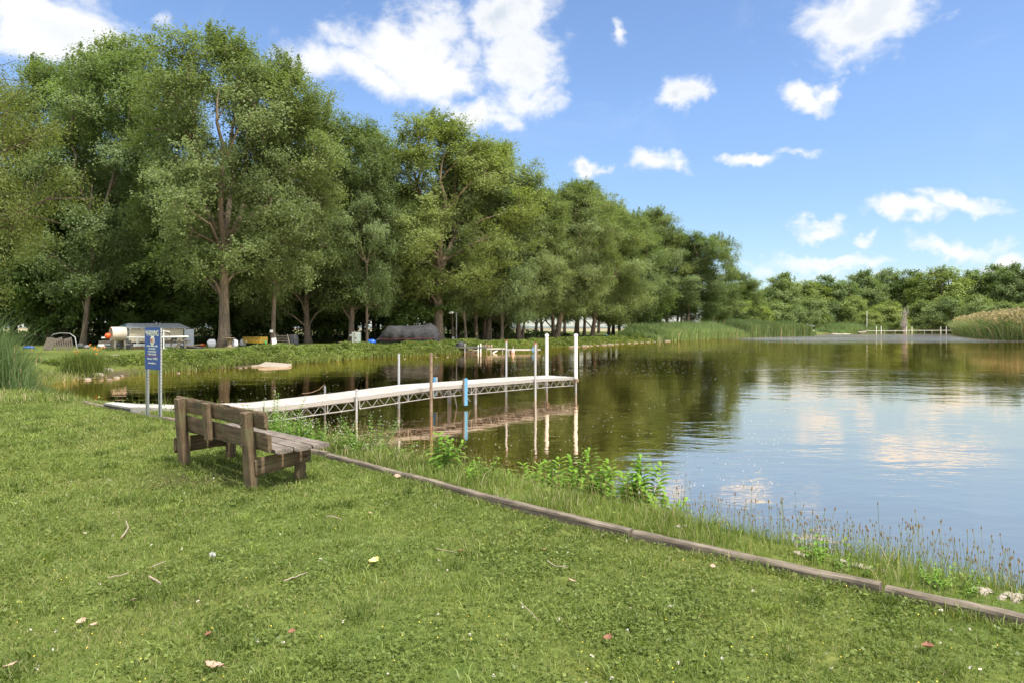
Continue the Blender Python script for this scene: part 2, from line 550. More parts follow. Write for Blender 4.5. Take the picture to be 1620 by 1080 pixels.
def water_mat():
    m = bpy.data.materials.new('pond_water'); m.use_nodes = True
    nt = m.node_tree; N, L = nt.nodes, nt.links; N.clear()
    out = N.new('ShaderNodeOutputMaterial')
    geo = N.new('ShaderNodeNewGeometry')
    pos = geo.outputs['Position']
    mp = N.new('ShaderNodeMapping'); mp.inputs['Scale'].default_value = (0.55, 1.0, 1.0)
    mp.inputs['Rotation'].default_value = (0, 0, math.radians(8))
    L.new(pos, mp.inputs['Vector'])
    a = _noise(nt, 0.8, 3, 0.5, mp.outputs[0], 0.3)
    b = _noise(nt, 3.8, 3, 0.55, mp.outputs[0], 0.5)
    c = _noise(nt, 13.0, 2, 0.5, mp.outputs[0])
    patch = _noise(nt, 0.09, 3, 0.5, pos)

    def mth(op, x, y, clamp=False):
        n = N.new('ShaderNodeMath'); n.operation = op; n.use_clamp = clamp
        for i, s in enumerate((x, y)):
            if isinstance(s, (int, float)): n.inputs[i].default_value = s
            else: L.new(s, n.inputs[i])
        return n.outputs[0]
    sep = N.new('ShaderNodeSeparateXYZ'); L.new(pos, sep.inputs[0])
    # breezy strip across the far right of the pond
    far = mth('MULTIPLY', mth('SUBTRACT', mth('ADD', sep.outputs['Y'], mth('MULTIPLY', patch.outputs['Fac'], 14.0)), WIND_Y), 0.04, True)
    xm = mth('MULTIPLY', mth('SUBTRACT', sep.outputs['X'], 30.0), 0.06, True)
    calm = mth('MULTIPLY', mth('SUBTRACT', 250.0, sep.outputs['Y']), 0.2, True)
    mps = N.new('ShaderNodeMapping'); mps.inputs['Scale'].default_value = (0.02, 0.16, 1.0); L.new(pos, mps.inputs['Vector'])
    stk = _noise(nt, 1.0, 5, 0.6, mps.outputs[0])
    wind = mth('MULTIPLY', mth('MULTIPLY', mth('MULTIPLY', far, xm), calm), mth('MULTIPLY', mth('SUBTRACT', stk.outputs['Fac'], 0.30), 3.2, True))
    pw = mth('ADD', mth('MULTIPLY', mth('SUBTRACT', patch.outputs['Fac'], 0.40), 3.0, True), 0.35)
    h = mth('ADD', mth('MULTIPLY', a.outputs['Fac'], 0.022), mth('MULTIPLY', b.outputs['Fac'], 0.0050))
    h = mth('MULTIPLY', h, pw)
    h = mth('ADD', h, mth('MULTIPLY', c.outputs['Fac'], 0.0004))
    h = mth('ADD', h, mth('MULTIPLY', mth('MULTIPLY', b.outputs['Fac'], 0.16), wind))
    bp = N.new('ShaderNodeBump'); bp.inputs['Strength'].default_value = 1.0; bp.inputs['Distance'].default_value = 1.0
    L.new(h, bp.inputs['Height'])
    d = N.new('ShaderNodeBsdfDiffuse')
    silt = _noise(nt, 0.25, 4, 0.5, pos)
    cr = _ramp(nt, silt.outputs['Fac'], [(0.35, (0.040, 0.034, 0.011)), (0.65, (0.054, 0.046, 0.015))])
    L.new(cr.outputs[0], d.inputs[0])
    g = N.new('ShaderNodeBsdfGlossy'); g.inputs['Roughness'].default_value = 0.015
    g.inputs['Color'].default_value = WATER_TINT
    L.new(bp.outputs[0], g.inputs['Normal'])
    fr = N.new('ShaderNodeFresnel'); fr.inputs[0].default_value = WATER_IOR
    L.new(bp.outputs[0], fr.inputs['Normal'])
    rg = mth('ADD', mth('MULTIPLY', wind, 0.15), 0.012)
    L.new(rg, g.inputs['Roughness'])
    mx = N.new('ShaderNodeMixShader')
    L.new(mth('ADD', mth('MULTIPLY', fr.outputs[0], 2.45), 0.02, True), mx.inputs[0]); L.new(d.outputs[0], mx.inputs[1]); L.new(g.outputs[0], mx.inputs[2])
    L.new(mx.outputs[0], out.inputs['Surface'])
    return m


WIND_Y = 92.0
WATER_IOR = 3.3
WATER_TINT = (1.0, 0.81, 0.625, 1)


def build_water():
    wm = water_mat()
    b = MB()
    b.add([(-2600, -60, WATER_Z), (2600, -60, WATER_Z), (2600, 3200, WATER_Z), (-2600, 3200, WATER_Z)], [(0, 1, 2, 3)])
    tag(b.build('water', wm), kind='structure')
    # low wooded far lakeshore, blue haze put into its colour
    V = []; Q = []
    n = 90
    for k in range(n):
        x = -2600 + 5200 * k / (n - 1)
        z = 9 + 5 * math.sin(k * 0.35) + 4 * mnoise.noise(Vector((k * 0.8, 0, 0)))
        V += [(x, 2500, -1), (x, 2500, z * .7), (x, 2530, z), (x, 2620, z * .8), (x, 2640, -1)]
    for k in range(n - 1):
        for j in range(4):
            Q.append((k * 5 + j, (k + 1) * 5 + j, (k + 1) * 5 + j + 1, k * 5 + j + 1))
    mb = MB(); mb.add(V, Q)
    tag(mb.build('hills', simple_mat('far_shore_haze', (0.14, 0.19, 0.20), 0.95, scale=0.02, bump=0)), kind='structure')


build_ground()
build_water()
# ---------------------------------------------------------------- trees
def bark_mat(name, light, dark):
    m, nt, bs = new_mat(name)
    tc = nt.nodes.new('ShaderNodeTexCoord')
    mp = nt.nodes.new('ShaderNodeMapping'); mp.inputs['Scale'].default_value = (9, 9, 1.1)
    nt.links.new(tc.outputs['Object'], mp.inputs['Vector'])
    n = _noise(nt, 1.4, 8, 0.7, mp.outputs[0], 0.6)
    n2 = _noise(nt, 0.6, 4, 0.5, tc.outputs['Object'])
    r = _ramp(nt, n.outputs['Fac'], [(0.34, dark), (0.66, light)])
    r2 = _ramp(nt, n2.outputs['Fac'], [(0.35, (0.75, 0.75, 0.78)), (0.65, (1.15, 1.1, 1.0))])
    c = _mixc(nt, 1.0, r.outputs[0], r2.outputs[0], 'MULTIPLY')
    nt.links.new(c, bs.inputs['Base Color'])
    bs.inputs['Roughness'].default_value = 0.95
    bs.inputs['Specular IOR Level'].default_value = 0.15
    _bump(nt, bs, n.outputs['Fac'], 1.0, 0.06)
    return m


BARK = bark_mat('furrowed_bark', (0.27, 0.22, 0.165), (0.085, 0.065, 0.048))
BARK_DARK = bark_mat('dark_bark', (0.13, 0.10, 0.075), (0.04, 0.032, 0.025))
LEAF_A = leaf_mat('cottonwood_leaves', (0.090, 0.124, 0.040), (0.218, 0.268, 0.110), 0.40)
LEAF_B = leaf_mat('maple_leaves', (0.055, 0.088, 0.022), (0.135, 0.190, 0.055), 0.40)
LEAF_C = leaf_mat('feathery_leaves', (0.095, 0.115, 0.028), (0.200, 0.225, 0.070), 0.38)


def rhombs(C, T, B, Ln, W):
    """leaf quads: centre, long axis, cross axis, lengths, widths -> verts, quads"""
    Ln = Ln[:, None]; W = W[:, None]
    n = len(C)
    V = np.empty((n, 4, 3), dtype=np.float32)
    V[:, 0] = C - T * Ln * 0.5
    V[:, 1] = C + B * W * 0.5 - T * Ln * 0.08
    V[:, 2] = C + T * Ln * 0.5
    V[:, 3] = C - B * W * 0.5 - T * Ln * 0.08
    Q = np.arange(n * 4, dtype=np.int32).reshape(n, 4)
    return V.reshape(-1, 3), Q


def unit(a): return a / (np.linalg.norm(a, axis=1, keepdims=True) + 1e-9)


def leaf_frames(rng, n, outward, up_bias=0.55, out_bias=0.5, droop=0.3):
    nrm = unit(rng.normal(size=(n, 3)) * 0.55 + np.array([0, 0, up_bias]) + outward * out_bias * 1.5)
    t = rng.normal(size=(n, 3)) + outward * 0.6
    t[:, 2] -= droop
    t = unit(t - nrm * np.sum(t * nrm, axis=1, keepdims=True))
    b = np.cross(nrm, t)
    return t, b


def env(kind, t, R):
    if kind == 'round':
        return R * math.sqrt(max(0.02, 1 - ((t - 0.5) / 0.52) ** 2))
    if kind == 'tall':
        a = min(1.0, 0.55 + 1.3 * t)
        return R * a * max(0.03, 1 - (max(0, t - 0.35) / 0.67) ** 2.3) ** 0.42
    if kind == 'low':      # widest near the bottom
        return R * (0.85 + 0.3 * t if t < 0.3 else 0.94 * math.sqrt(max(0.03, 1 - ((t - 0.3) / 0.72) ** 2)))
    return R


def make_tree(name, seed, H, R, cb, kind, n_mass, cl_per_mass, leaves_per, leaf_len, cl_r, split=0.3, leaders=3,
              aspect=0.72, droop=0.3, flat=0.6, base_r=None, n_dead=3):
    rng = np.random.default_rng(seed)
    rnd = random.Random(seed)
    br = base_r or H * 0.019
    mb = MB()
    # trunk with root flare
    zs = split * H
    k = 7
    wx, wy = rnd.uniform(-.02, .02) * H, rnd.uniform(-.02, .02) * H
    tp = []; tr = []
    for i in range(k + 1):
        f = i / k
        tp.append(Vector((wx * f * f + 0.05 * math.sin(f * 5 + seed), wy * f * f, -0.25 + (zs + 0.25) * f)))
        flare = 1 + 0.5 * math.exp(-f * 16) + 0.18 * math.exp(-f * 5)
        tr.append(br * flare * (1 - 0.33 * f))
    mb.tube(tp, tr, 12)
    lead = []
    for j in range(leaders):
        a = 2 * math.pi * (j / leaders + rnd.uniform(-.1, .1)) + seed
        rr = R * (0.12 if leaders == 1 else rnd.uniform(0.22, 0.42))
        top = Vector((math.cos(a) * rr + wx, math.sin(a) * rr + wy, H * rnd.uniform(0.84, 0.95)))
        pts = []; rad = []
        for i in range(9):
            f = i / 8
            p = tp[-1].lerp(top, f)
            side = math.sin(f * math.pi) * rr * 0.45
            p += Vector((math.cos(a) * side, math.sin(a) * side, 0))
            p += Vector((rnd.uniform(-1, 1), rnd.uniform(-1, 1), 0)) * 0.011 * H * (f > 0)
            pts.append(p)
            rad.append(br * (0.62 if leaders > 1 else 0.68) * (1 - f) ** 0.8 + 0.02)
        mb.tube(pts, rad, 8)
        lead.append((pts, rad))
    masses = []
    for i in range(n_mass):
        t = (i + rnd.uniform(0.15, .85)) / n_mass
        t = t ** 0.92
        a = i * 2.39996 + rnd.uniform(-.5, .5)
        e = env(kind, t, R)
        fr = rnd.uniform(0.42, 0.90) if t < 0.93 else rnd.uniform(0, .6)
        z = cb + (H - cb) * t * 0.97
        masses.append((Vector((math.cos(a) * e * fr + wx, math.sin(a) * e * fr + wy, z)), e))
    Cs = []; Ts = []; outw = []
    for mi, (c, e) in enumerate(masses):
        # limb from the leader point below the mass
        pts, rad = min(lead, key=lambda l: min((q - c).length for q in l[0]))
        want = c.z - (Vector((c.x, c.y)) - Vector((pts[2].x, pts[2].y))).length * 0.75
        idx = min(range(len(pts)), key=lambda q: abs(pts[q].z - want))
        if want < zs * 0.9:
            tt = max(0.35, min(1, want / zs))
            ii = int(tt * k); s0 = tp[ii]; r0 = tr[ii] * 0.45
        else:
            s0 = pts[idx]; r0 = rad[idx] * 0.62
        r0 = min(r0, br * 0.4)
        mid = s0.lerp(c, 0.5) + Vector((rnd.uniform(-1, 1), rnd.uniform(-1, 1), rnd.uniform(0.2, 1.0))) * (c - s0).length * 0.12
        path = [s0, s0.lerp(mid, .55) + Vector((0, 0, .02 * H * rnd.random())), mid, mid.lerp(c, .5), c]
        mb.tube(path, [r0, r0 * .75, r0 * .55, r0 * .36, 0.022], 6, caps=False)
        mr = R * rnd.uniform(0.26, 0.38)
        mt = rnd.random()
        for j in range(cl_per_mass):
            d = rng.normal(size=3); d /= np.linalg.norm(d)
            rad_ = mr * rnd.uniform(0.35, 1.0)
            q = np.array(c) + d * rad_ * np.array([1, 1, 0.95 if kind != 'low' else .6])
            if q[2] < cb * 0.7: q[2] = cb * 0.7 + rnd.random() * 0.5
            if j % 2 == 0:
                cq = Vector(q.tolist())
                s1 = path[3] if rnd.random() < .5 else path[4]
                mb.tube([s1, s1.lerp(cq, .5) + Vector((0, 0, 0.05 * rad_)), cq], [0.035, 0.022, 0.01], 4, caps=False)
            ct = rnd.random()
            n = int(leaves_per * rnd.uniform(0.6, 1.4))
            g = np.clip(rng.normal(size=(n, 3)), -1.5, 1.5) * cl_r * np.array([1, 1, flat]) * rnd.uniform(.75, 1.2)
            # sprays: pull leaves into a handful of twig directions for an uneven edge
            tw = rng.normal(size=(6, 3)); tw = unit(tw) * cl_r * 1.5
            which = rng.integers(0, 6, n); f = rng.random(n)[:, None]
            g = np.where(rng.random(n)[:, None] < 0.6, tw[which] * f + g * 0.26 * (1.25 - f), g)
            g[:, 2] -= droop * cl_r * rng.random(n) * 1.5
            P = q + g
            Cs.append(P)
            Ts.append(np.clip(0.42 * mt + 0.30 * ct + 0.28 * rng.random(n), 0, 1))
            o = q - np.array([wx, wy, cb + (H - cb) * 0.45]); o /= (np.linalg.norm(o) + 1e-6)
            outw.append(np.repeat(o[None], n, 0))
    # upright tip sprays breaking the outline of the top
    if kind in ('tall', 'low') and H > 18:
        for j in range(16):
            a = rnd.uniform(0, 6.28); t = rnd.uniform(.72, 1.0); e = env(kind, t, R) * rnd.uniform(.3, .95)
            b0 = np.array([math.cos(a) * e + wx, math.sin(a) * e + wy, cb + (H - cb) * t * .93])
            hh = rnd.uniform(1.2, 2.6); n = int(leaves_per * 1.1)
            f = rng.random(n)
            P = b0 + np.stack([np.clip(rng.normal(size=n), -1.6, 1.6) * .36 * (1.15 - f), np.clip(rng.normal(size=n), -1.6, 1.6) * .36 * (1.15 - f), f * hh], 1)
            mb.tube([b0.tolist(), (b0 + [0, 0, hh * .9]).tolist()], [.03, .01], 4, caps=False)
            Cs.append(P); Ts.append(np.clip(.35 + .5 * rng.random(n), 0, 1)); outw.append(np.repeat(np.array([[math.cos(a) * .4, math.sin(a) * .4, .8]]), n, 0))
    for j in range(n_dead):       # bare dead twigs low on the crown
        a = rnd.uniform(0, 6.28); z = cb * rnd.uniform(.8, 1.5)
        s0 = Vector((wx, wy, z)) * 1.0; s0.x *= z / H; s0.y *= z / H
        e = s0 + Vector((math.cos(a), math.sin(a), .1)) * R * rnd.uniform(.25, .5)
        mb.tube([s0, s0.lerp(e, .5) + Vector((0, 0, .4)), e], [.05, .035, .01], 4, caps=False)
    C = np.concatenate(Cs); TI = np.concatenate(Ts); O = np.concatenate(outw)
    n = len(C)
    T, B = leaf_frames(rng, n, O, droop=droop)
    L = leaf_len * rng.uniform(0.65, 1.3, n)
    V, Q = rhombs(C, T, B, L, L * aspect)
    me = np_mesh(name + '_crown', V, Q, None, None, {'tint': np.repeat(TI, 4)})
    tm = bpy.data.meshes.new(name + '_trunk')
    tm.from_pydata(mb.v, [], mb.f)
    tm.polygons.foreach_set('use_smooth', mb.sm)
    tm.update()
    return dict(trunk=tm, crown=me, H=H, R=R)


TPL = {}


def tpl(name, leaf, bark, **k):
    t = make_tree(name, **k)
    t['trunk'].materials.append(bark); t['crown'].materials.append(leaf)
    TPL[name] = t


tpl('cw1', LEAF_A, BARK, seed=11, H=26, R=7.6, base_r=.42, cb=5.6, kind='tall', n_mass=40, cl_per_mass=15, leaves_per=270, leaf_len=0.165, cl_r=0.72, split=0.28, leaders=4)
tpl('cw2', LEAF_A, BARK, seed=23, H=26, R=6.6, base_r=.30, cb=4.8, kind='tall', n_mass=36, cl_per_mass=14, leaves_per=240, leaf_len=0.17, cl_r=0.72, split=0.34, leaders=3)
tpl('cw3', LEAF_A, BARK, seed=37, H=24, R=6.4, base_r=.27, cb=3.9, kind='low', n_mass=36, cl_per_mass=14, leaves_per=235, leaf_len=0.17, cl_r=0.78, split=0.25, leaders=3, droop=.6)
tpl('cw4', LEAF_A, BARK, seed=41, H=24, R=5.6, base_r=.20, cb=4.6, kind='tall', n_mass=26, cl_per_mass=13, leaves_per=245, leaf_len=0.17, cl_r=0.70, split=0.4, leaders=2)
tpl('mp1', LEAF_B, BARK_DARK, seed=53, H=12, R=4.6, cb=1.6, kind='round', n_mass=30, cl_per_mass=10, leaves_per=85, leaf_len=0.24, cl_r=0.6, split=0.3, leaders=2, flat=.35, aspect=.85, n_dead=0)
tpl('mp2', LEAF_B, BARK_DARK, seed=59, H=20, R=5.8, cb=2.5, kind='low', n_mass=36, cl_per_mass=11, leaves_per=80, leaf_len=0.30, cl_r=0.8, split=0.4, leaders=2, flat=.4, aspect=.85, base_r=.28, n_dead=0)
tpl('fine', LEAF_C, BARK_DARK, seed=61, H=15, R=8.2, cb=3.6, kind='tall', n_mass=54, cl_per_mass=22, leaves_per=120, leaf_len=0.135, cl_r=0.52, split=0.25, leaders=3, flat=.5, droop=0.9, aspect=.4)
tpl('fr1', LEAF_A, BARK, seed=71, H=20, R=7.5, cb=2.0, kind='round', n_mass=32, cl_per_mass=11, leaves_per=100, leaf_len=0.38, cl_r=0.95, split=0.25, leaders=3, n_dead=0)
tpl('fr2', LEAF_A, BARK, seed=79, H=20, R=8.5, cb=1.5, kind='low', n_mass=34, cl_per_mass=11, leaves_per=100, leaf_len=0.38, cl_r=1.0, split=0.2, leaders=3, n_dead=0)
tpl('fr3', LEAF_B, BARK, seed=83, H=18, R=7.0, cb=1.0, kind='round', n_mass=34, cl_per_mass=11, leaves_per=100, leaf_len=0.36, cl_r=0.9, split=0.2, leaders=3, flat=.4, n_dead=0)
tpl('bush', LEAF_A, BARK, seed=89, H=7, R=4.6, cb=0.2, kind='low', n_mass=24, cl_per_mass=10, leaves_per=100, leaf_len=0.25, cl_r=0.6, split=0.12, leaders=3, n_dead=0)


def tree(name, label, t, x, y, H, wid=None, rot=None, lean=0.0, leany=0.0, color=(1, 1, 1), cat='tree', group=None, seed=0):
    T = TPL[t]
    rnd = random.Random(int(x * 31 + y * 17 + seed))
    root = empty(name, (x, y, h1(x, y)))
    root.rotation_euler = (math.radians(leany), math.radians(lean), rnd.uniform(0, 6.283) if rot is None else rot)
    if lean or leany:
        # tilt in world axes, then spin
        rz = root.rotation_euler.z
        root.rotation_euler = (Matrix.Rotation(math.radians(lean), 3, 'Y') @ Matrix.Rotation(math.radians(leany), 3, 'X') @ Matrix.Rotation(rz, 3, 'Z')).to_euler()
    sz = H / T['H']
    sx = (wid / (2 * T['R'])) if wid else sz
    root.scale = (sx, sx, sz)
    tag(root, label, cat, group)
    link('trunk', T['trunk'], root)
    c = link('crown', T['crown'], root)
    c.color = (*color, 1)
    return root


def ptree(name, label, t, u, vb, vt, wpx, **k):
    """tree whose foot is seen at (u, vb) and whose top reaches row vt, wpx pixels wide"""
    x, y = gp(u, vb, 0.15)
    return tree(name, label, t, x, y, (vb - vt) / F * y, wpx / F * y * 1.27, **k)


GW = 'cottonwoods lining the far bank'
G = (1.0, 1.0, 1.0); GD = (0.85, 0.9, 0.9); GY = (1.14, 1.1, 0.9); GG = (1.0, 1.04, 1.15)
FRONT = [
    # u, foot v, top v, width px, template, lean, tint, label
    (80, 545, 90, 190, 'cw3', 0, GD, 'tall dark green tree rising behind the stack of brown dock panels'),
    (131, 547, 82, 170, 'cw4', 5, GG, 'sparse topped cottonwood with leaning trunk left of the beige water tank'),
    (235, 541, 70, 210, 'cw2', -2, G, 'tall cottonwood rising directly behind the small shed'),
    (355, 549, 62, 250, 'cw1', 0, G, 'tallest cottonwood, thick pale trunk beside the empty wooden cable spool'),
    (432, 547, 92, 150, 'cw4', 1, G, 'cottonwood with a white notice on its trunk beside the leaning wooden steps'),
    (487, 543, 160, 190, 'cw3', 0, G, 'broad cottonwood whose foliage hangs low, brown trunk right of the black covered bin'),
    (556, 543, 185, 150, 'cw2', 1, GD, 'cottonwood with a white notice on its trunk next to the grey metal cabinet'),
    (581, 543.5, 230, 90, 'cw4', 0, GD, 'slender straight tree standing left of the blue tarpaulin heap'),
    (592, 539, 210, 90, 'cw4', -3, GG, 'thin leaning tree behind the blue tarpaulin heap'),
    (693, 540.5, 192, 230, 'cw1', 1, GY, 'big yellow green cottonwood standing at the right end of the tarpaulin covered boat'),
    (737, 539.5, 260, 95, 'cw4', -4, GG, 'leaning slim cottonwood just right of the lamp post'),
    (716, 539, 300, 80, 'cw4', 0, GG, 'slim tree with a white notice near its foot, left of the lamp post'),
    (754, 538.5, 240, 110, 'cw3', -2, GY, 'slim cottonwood with a yellow notice on its trunk'),
    (766, 537.5, 235, 110, 'cw2', 0, GD, 'dark trunked tree close behind the tallest leaning pale trunk'),
    (772, 538, 232, 150, 'cw2', 3, G, 'cottonwood with a long pale trunk leaning right above the black covered outboard'),
    (794, 538.5, 290, 110, 'cw3', -1, GG, 'dark cottonwood behind the middle of the low dock'),
    (820, 537.5, 285, 130, 'cw2', 0, G, 'straight cottonwood behind the pink buoy'),
    (826, 537.2, 310, 90, 'cw4', 9, G, 'slim cottonwood leaning right, sharing its foot with a straight trunk'),
    (876, 535.5, 300, 120, 'cw3', -6, GD, 'dark trunked tree leaning left beside the white dock post'),
    (881, 536, 288, 130, 'cw1', 9, G, 'cottonwood with pale trunk leaning steeply right between the two white dock posts'),
    (913, 533, 292, 130, 'cw2', 0, G, 'straight cottonwood directly behind the taller end post of the dock'),
    (924, 532, 300, 100, 'cw4', 1, GG, 'dark slim tree just right of the end post of the dock'),
    (937, 533.5, 330, 130, 'cw3', 3, G, 'dark stemmed tree, low foliage, second trunk right of the end post'),
    (963, 531, 345, 90, 'cw3', 0, G, 'first of three evenly spaced trees on the open lawn'),
    (970, 530.5, 325, 100, 'cw3', 0, GY, 'middle of three evenly spaced trees on the open lawn'),
    (980, 531, 355, 90, 'cw3', 0, G, 'last of three evenly spaced trees on the open lawn'),
    (996, 531.5, 335, 100, 'cw3', 0, GD, 'dark round headed tree beside the green bin on the lawn'),
    (1003, 531, 380, 90, 'mp2', 0, G, 'dark maple whose crown overhangs the log on the lawn'),
    (1057, 527.5, 335, 90, 'cw2', -5, G, 'tall leaning cottonwood at the start of the reeds'),
    (1030, 527.5, 330, 90, 'cw4', 0, GY, 'high thin crowned cottonwood above the lawn with sky under its arm'),
    (1071, 527, 372, 70, 'cw3', 0, GG, 'pale green cottonwood behind the tall reeds'),
    (1078, 526.5, 378, 70, 'cw4', 0, GD, 'dark double trunk behind the tall reeds'),
    (1089, 527.5, 366, 110, 'cw2', 0, GD, 'last tall cottonwood of the row with a straight bare pale trunk'),
    (1128, 527, 372, 70, 'cw4', 4, G, 'cottonwood at the right end of the row reaching out over the reeds'),
    (1160, 526, 432, 62, 'cw4', 7, G, 'small spreading tree alone right of the tall row'),
]
for (u, vb, vt, w, t, ln, c, lab) in FRONT:
    ptree('cottonwood_tree' if t[:2] == 'cw' else 'maple_tree', lab, t, u, vb, vt, w, lean=ln, color=c, group=GW)

# feathery tree close on the left, trunk outside the frame
tree('locust_tree', 'nearest tree, fine feathery foliage hanging into the left edge above the cattails', 'fine', -27.6, 29.5, 14.3, 15.0, rot=0.6, color=(1, 1, 1))

# maples behind the shed
for i, (u, vb, vt, w, lab) in enumerate([
    (20, 544, 300, 150, 'dark maple at the left edge behind the cattails'),
    (105, 545, 330, 130, 'low dark maple over the stacked brown dock panels'),
    (178, 543, 385, 120, 'layered maple behind the beige water tank'),
    (240, 542, 360, 130, 'spreading maple hanging over the left half of the shed roof'),
    (300, 543, 375, 110, 'maple between the shed and the tallest cottonwood trunk'),
    (395, 541, 410, 100, 'small maple behind the yellow trailer'),
    (455, 540.5, 420, 100, 'small maple behind the leaning wooden steps'),
    (520, 540, 405, 110, 'dark maple left of the grey metal cabinet'),
    (640, 540, 400, 120, 'dark maple behind the tarpaulin covered boat'),
    (725, 537.5, 400, 100, 'green maple behind the lamp post'),
    (785, 536.5, 420, 80, 'small maple behind the row of slim trunks'),
]):
    ptree('maple_tree', lab, 'mp1' if i % 3 else 'mp2', u, vb, vt, w, color=(1.0, 1.05, .95), group='maples under the cottonwoods')

# deep wood
rndw = random.Random(5)
cnt = 0
for row in range(7):
    for k in range(15):
        base = row * 6.2
        f = (k + rndw.uniform(-.35, .35) + (row % 2) * .5) / 15
        x = -92 + f * 100 + rndw.uniform(-1, 1)
        line = 58 + (x + 60) * 0.42 if x < -20 else 74.8 + (x + 20) * 0.9
        if x < -60: line = 56
        y = line + 6 + base + rndw.uniform(-1.5, 1.5)
        u = 810 + F * x / y
        if u > 812 - row * 6 or u < -90: continue
        t = rndw.choice(['cw2', 'cw3', 'cw4', 'mp2', 'mp2', 'mp1'])
        H = (18 + 5 * rndw.random()) if t != 'mp1' else 11 + 3 * rndw.random()
        H = min(H, (0.25 * y if u < 560 else 0.21 * y if u < 760 else .17 * y))
        tree('woodland_tree', 'dark tree in the shaded wood behind the row of cottonwoods', t, x, y, H, H * rndw.uniform(.5, .62), color=GD, group='trees deep in the wood')
        cnt += 1

# a few trees standing on the lawn towards the lake
for (u, vb, vt, w, lab) in [(848, 529.5, 300, 90, 'distant tree on the lawn seen between leaning trunks'),
                            (857, 528, 320, 90, 'distant tree on the lawn in front of the pale lake'),
                            (893, 528.5, 330, 90, 'distant tree on the lawn between the two white dock posts'),
                            (947, 528, 345, 80, 'distant tree on the lawn behind the dark stemmed tree'),
                            (1015, 526, 400, 80, 'distant dark tree on the lawn above the log')]:
    ptree('lawn_tree', lab, 'cw3', u, vb, vt, w, color=GD, group='trees on the lawn by the lake')

# far wood round the end of the pond
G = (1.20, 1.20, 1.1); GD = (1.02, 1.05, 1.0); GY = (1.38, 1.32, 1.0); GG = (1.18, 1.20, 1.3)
FARG = 'trees round the far end of the pond'
FAR = [
    (1150, 470, 250, 70, 'fr3', G, 'bright green low tree right of the tall row'), (1183, 478, 235, 60, 'fr1', GY, 'yellow green rounded tree behind the start of the reeds'),
    (1205, 468, 270, 60, 'fr2', GG, 'hazy tree in the dip of the far treeline'),
    (1242, 434, 265, 62, 'fr2', G, 'flat topped tree at the left end of the far treeline'), (1278, 447, 270, 66, 'fr1', GY, 'olive round tree in the far treeline above the cattail band'),
    (1303, 440, 275, 55, 'fr3', G, 'tree rising to a point above the boat ramp'), (1335, 446, 270, 60, 'fr1', GG, 'greyish tree over the dark parked vehicle'),
    (1368, 430, 278, 66, 'fr2', GD, 'dark spreading tree left of the highest part of the far treeline'), (1405, 428, 285, 60, 'fr1', G, 'domed tree in the far treeline above the pale post'),
    (1440, 432, 280, 62, 'fr3', GD, 'shaded tree behind the bare dead tree'), (1488, 425, 262, 84, 'fr1', GY, 'largest bright domed tree of the far treeline'),
    (1535, 430, 270, 70, 'fr2', GD, 'dark wide tree right of the largest domed tree'), (1572, 424, 268, 60, 'fr3', G, 'tree near the right edge above the pink reed plumes'),
    (1606, 420, 255, 66, 'fr2', GD, 'dark tree at the right edge of the photo'), (1650, 415, 250, 80, 'fr1', G, 'tree cut by the right edge'),
    (1700, 415, 245, 80, 'fr3', G, 'tree beyond the right edge'), (1760, 418, 240, 90, 'fr2', G, 'tree well beyond the right edge'),
]
for (u, vt, y, w, t, c, lab) in FAR:
    x = (u - 810) / F * y
    tree('shore_tree', lab, t, x, y, (HZ - vt) / F * y + 1.4, w / F * y * 1.15, color=c, group=FARG)
rf = random.Random(77)
for k in range(26):     # second rank, filling behind
    u = 1135 + k * 26 + rf.uniform(-8, 8); y = rf.uniform(285, 330)
    top = 470 if 1180 < u < 1225 else rf.uniform(438, 462)
    tree('shore_tree', 'tree in the back rank of the far treeline', rf.choice(['fr1', 'fr2', 'fr3']), (u - 810) / F * y, y,
         (HZ - top) / F * y, rf.uniform(62, 84) / F * y, color=rf.choice([G, GD, GG]), group='back rank of the far treeline')
SH = [(1128, 490, 200, 46, GY, 'bright bushy shrub behind the reeds right of the tall row'), (1165, 492, 215, 52, G, 'green rounded shrub behind the reeds'),
      (1195, 485, 225, 56, GY, 'yellow green shrub above the left end of the cattail band'), (1228, 478, 235, 56, G, 'shrub behind the middle of the cattail band'),
      (1258, 484, 235, 46, GD, 'dark rounded shrub behind the cattail band'), (1288, 470, 240, 54, G, 'shrub behind the right end of the cattail band'),
      (1322, 478, 262, 50, GD, 'dark shrub over the boat ramp'), (1352, 472, 258, 50, GY, 'lime shrub left of the pale post'),
      (1378, 492, 236, 42, GY, 'low lime shrub at the left end of the far dock'), (1405, 478, 240, 60, GY, 'tall lime shrub behind the far dock'),
      (1424, 500, 232, 34, G, 'low shrub behind the middle of the far dock'), (1458, 476, 245, 50, G, 'green shrub right of the dead tree'),
      (1500, 472, 240, 60, GD, 'dark shrub behind the right end of the far dock'), (1545, 470, 225, 60, G, 'shrub behind the reed bank'),
      (1590, 480, 200, 66, G, 'shrub behind the pink reed plumes'), (1640, 475, 190, 66, G, 'shrub past the right edge')]
for (u, vt, y, w, c, lab) in SH:
    x = (u - 810) / F * y
    tree('shrub', lab, 'bush', x, y, (HZ - vt) / F * y + 1.4, w / F * y * 1.1, color=c, cat='shrub', group='shrubs round the far end of the pond')
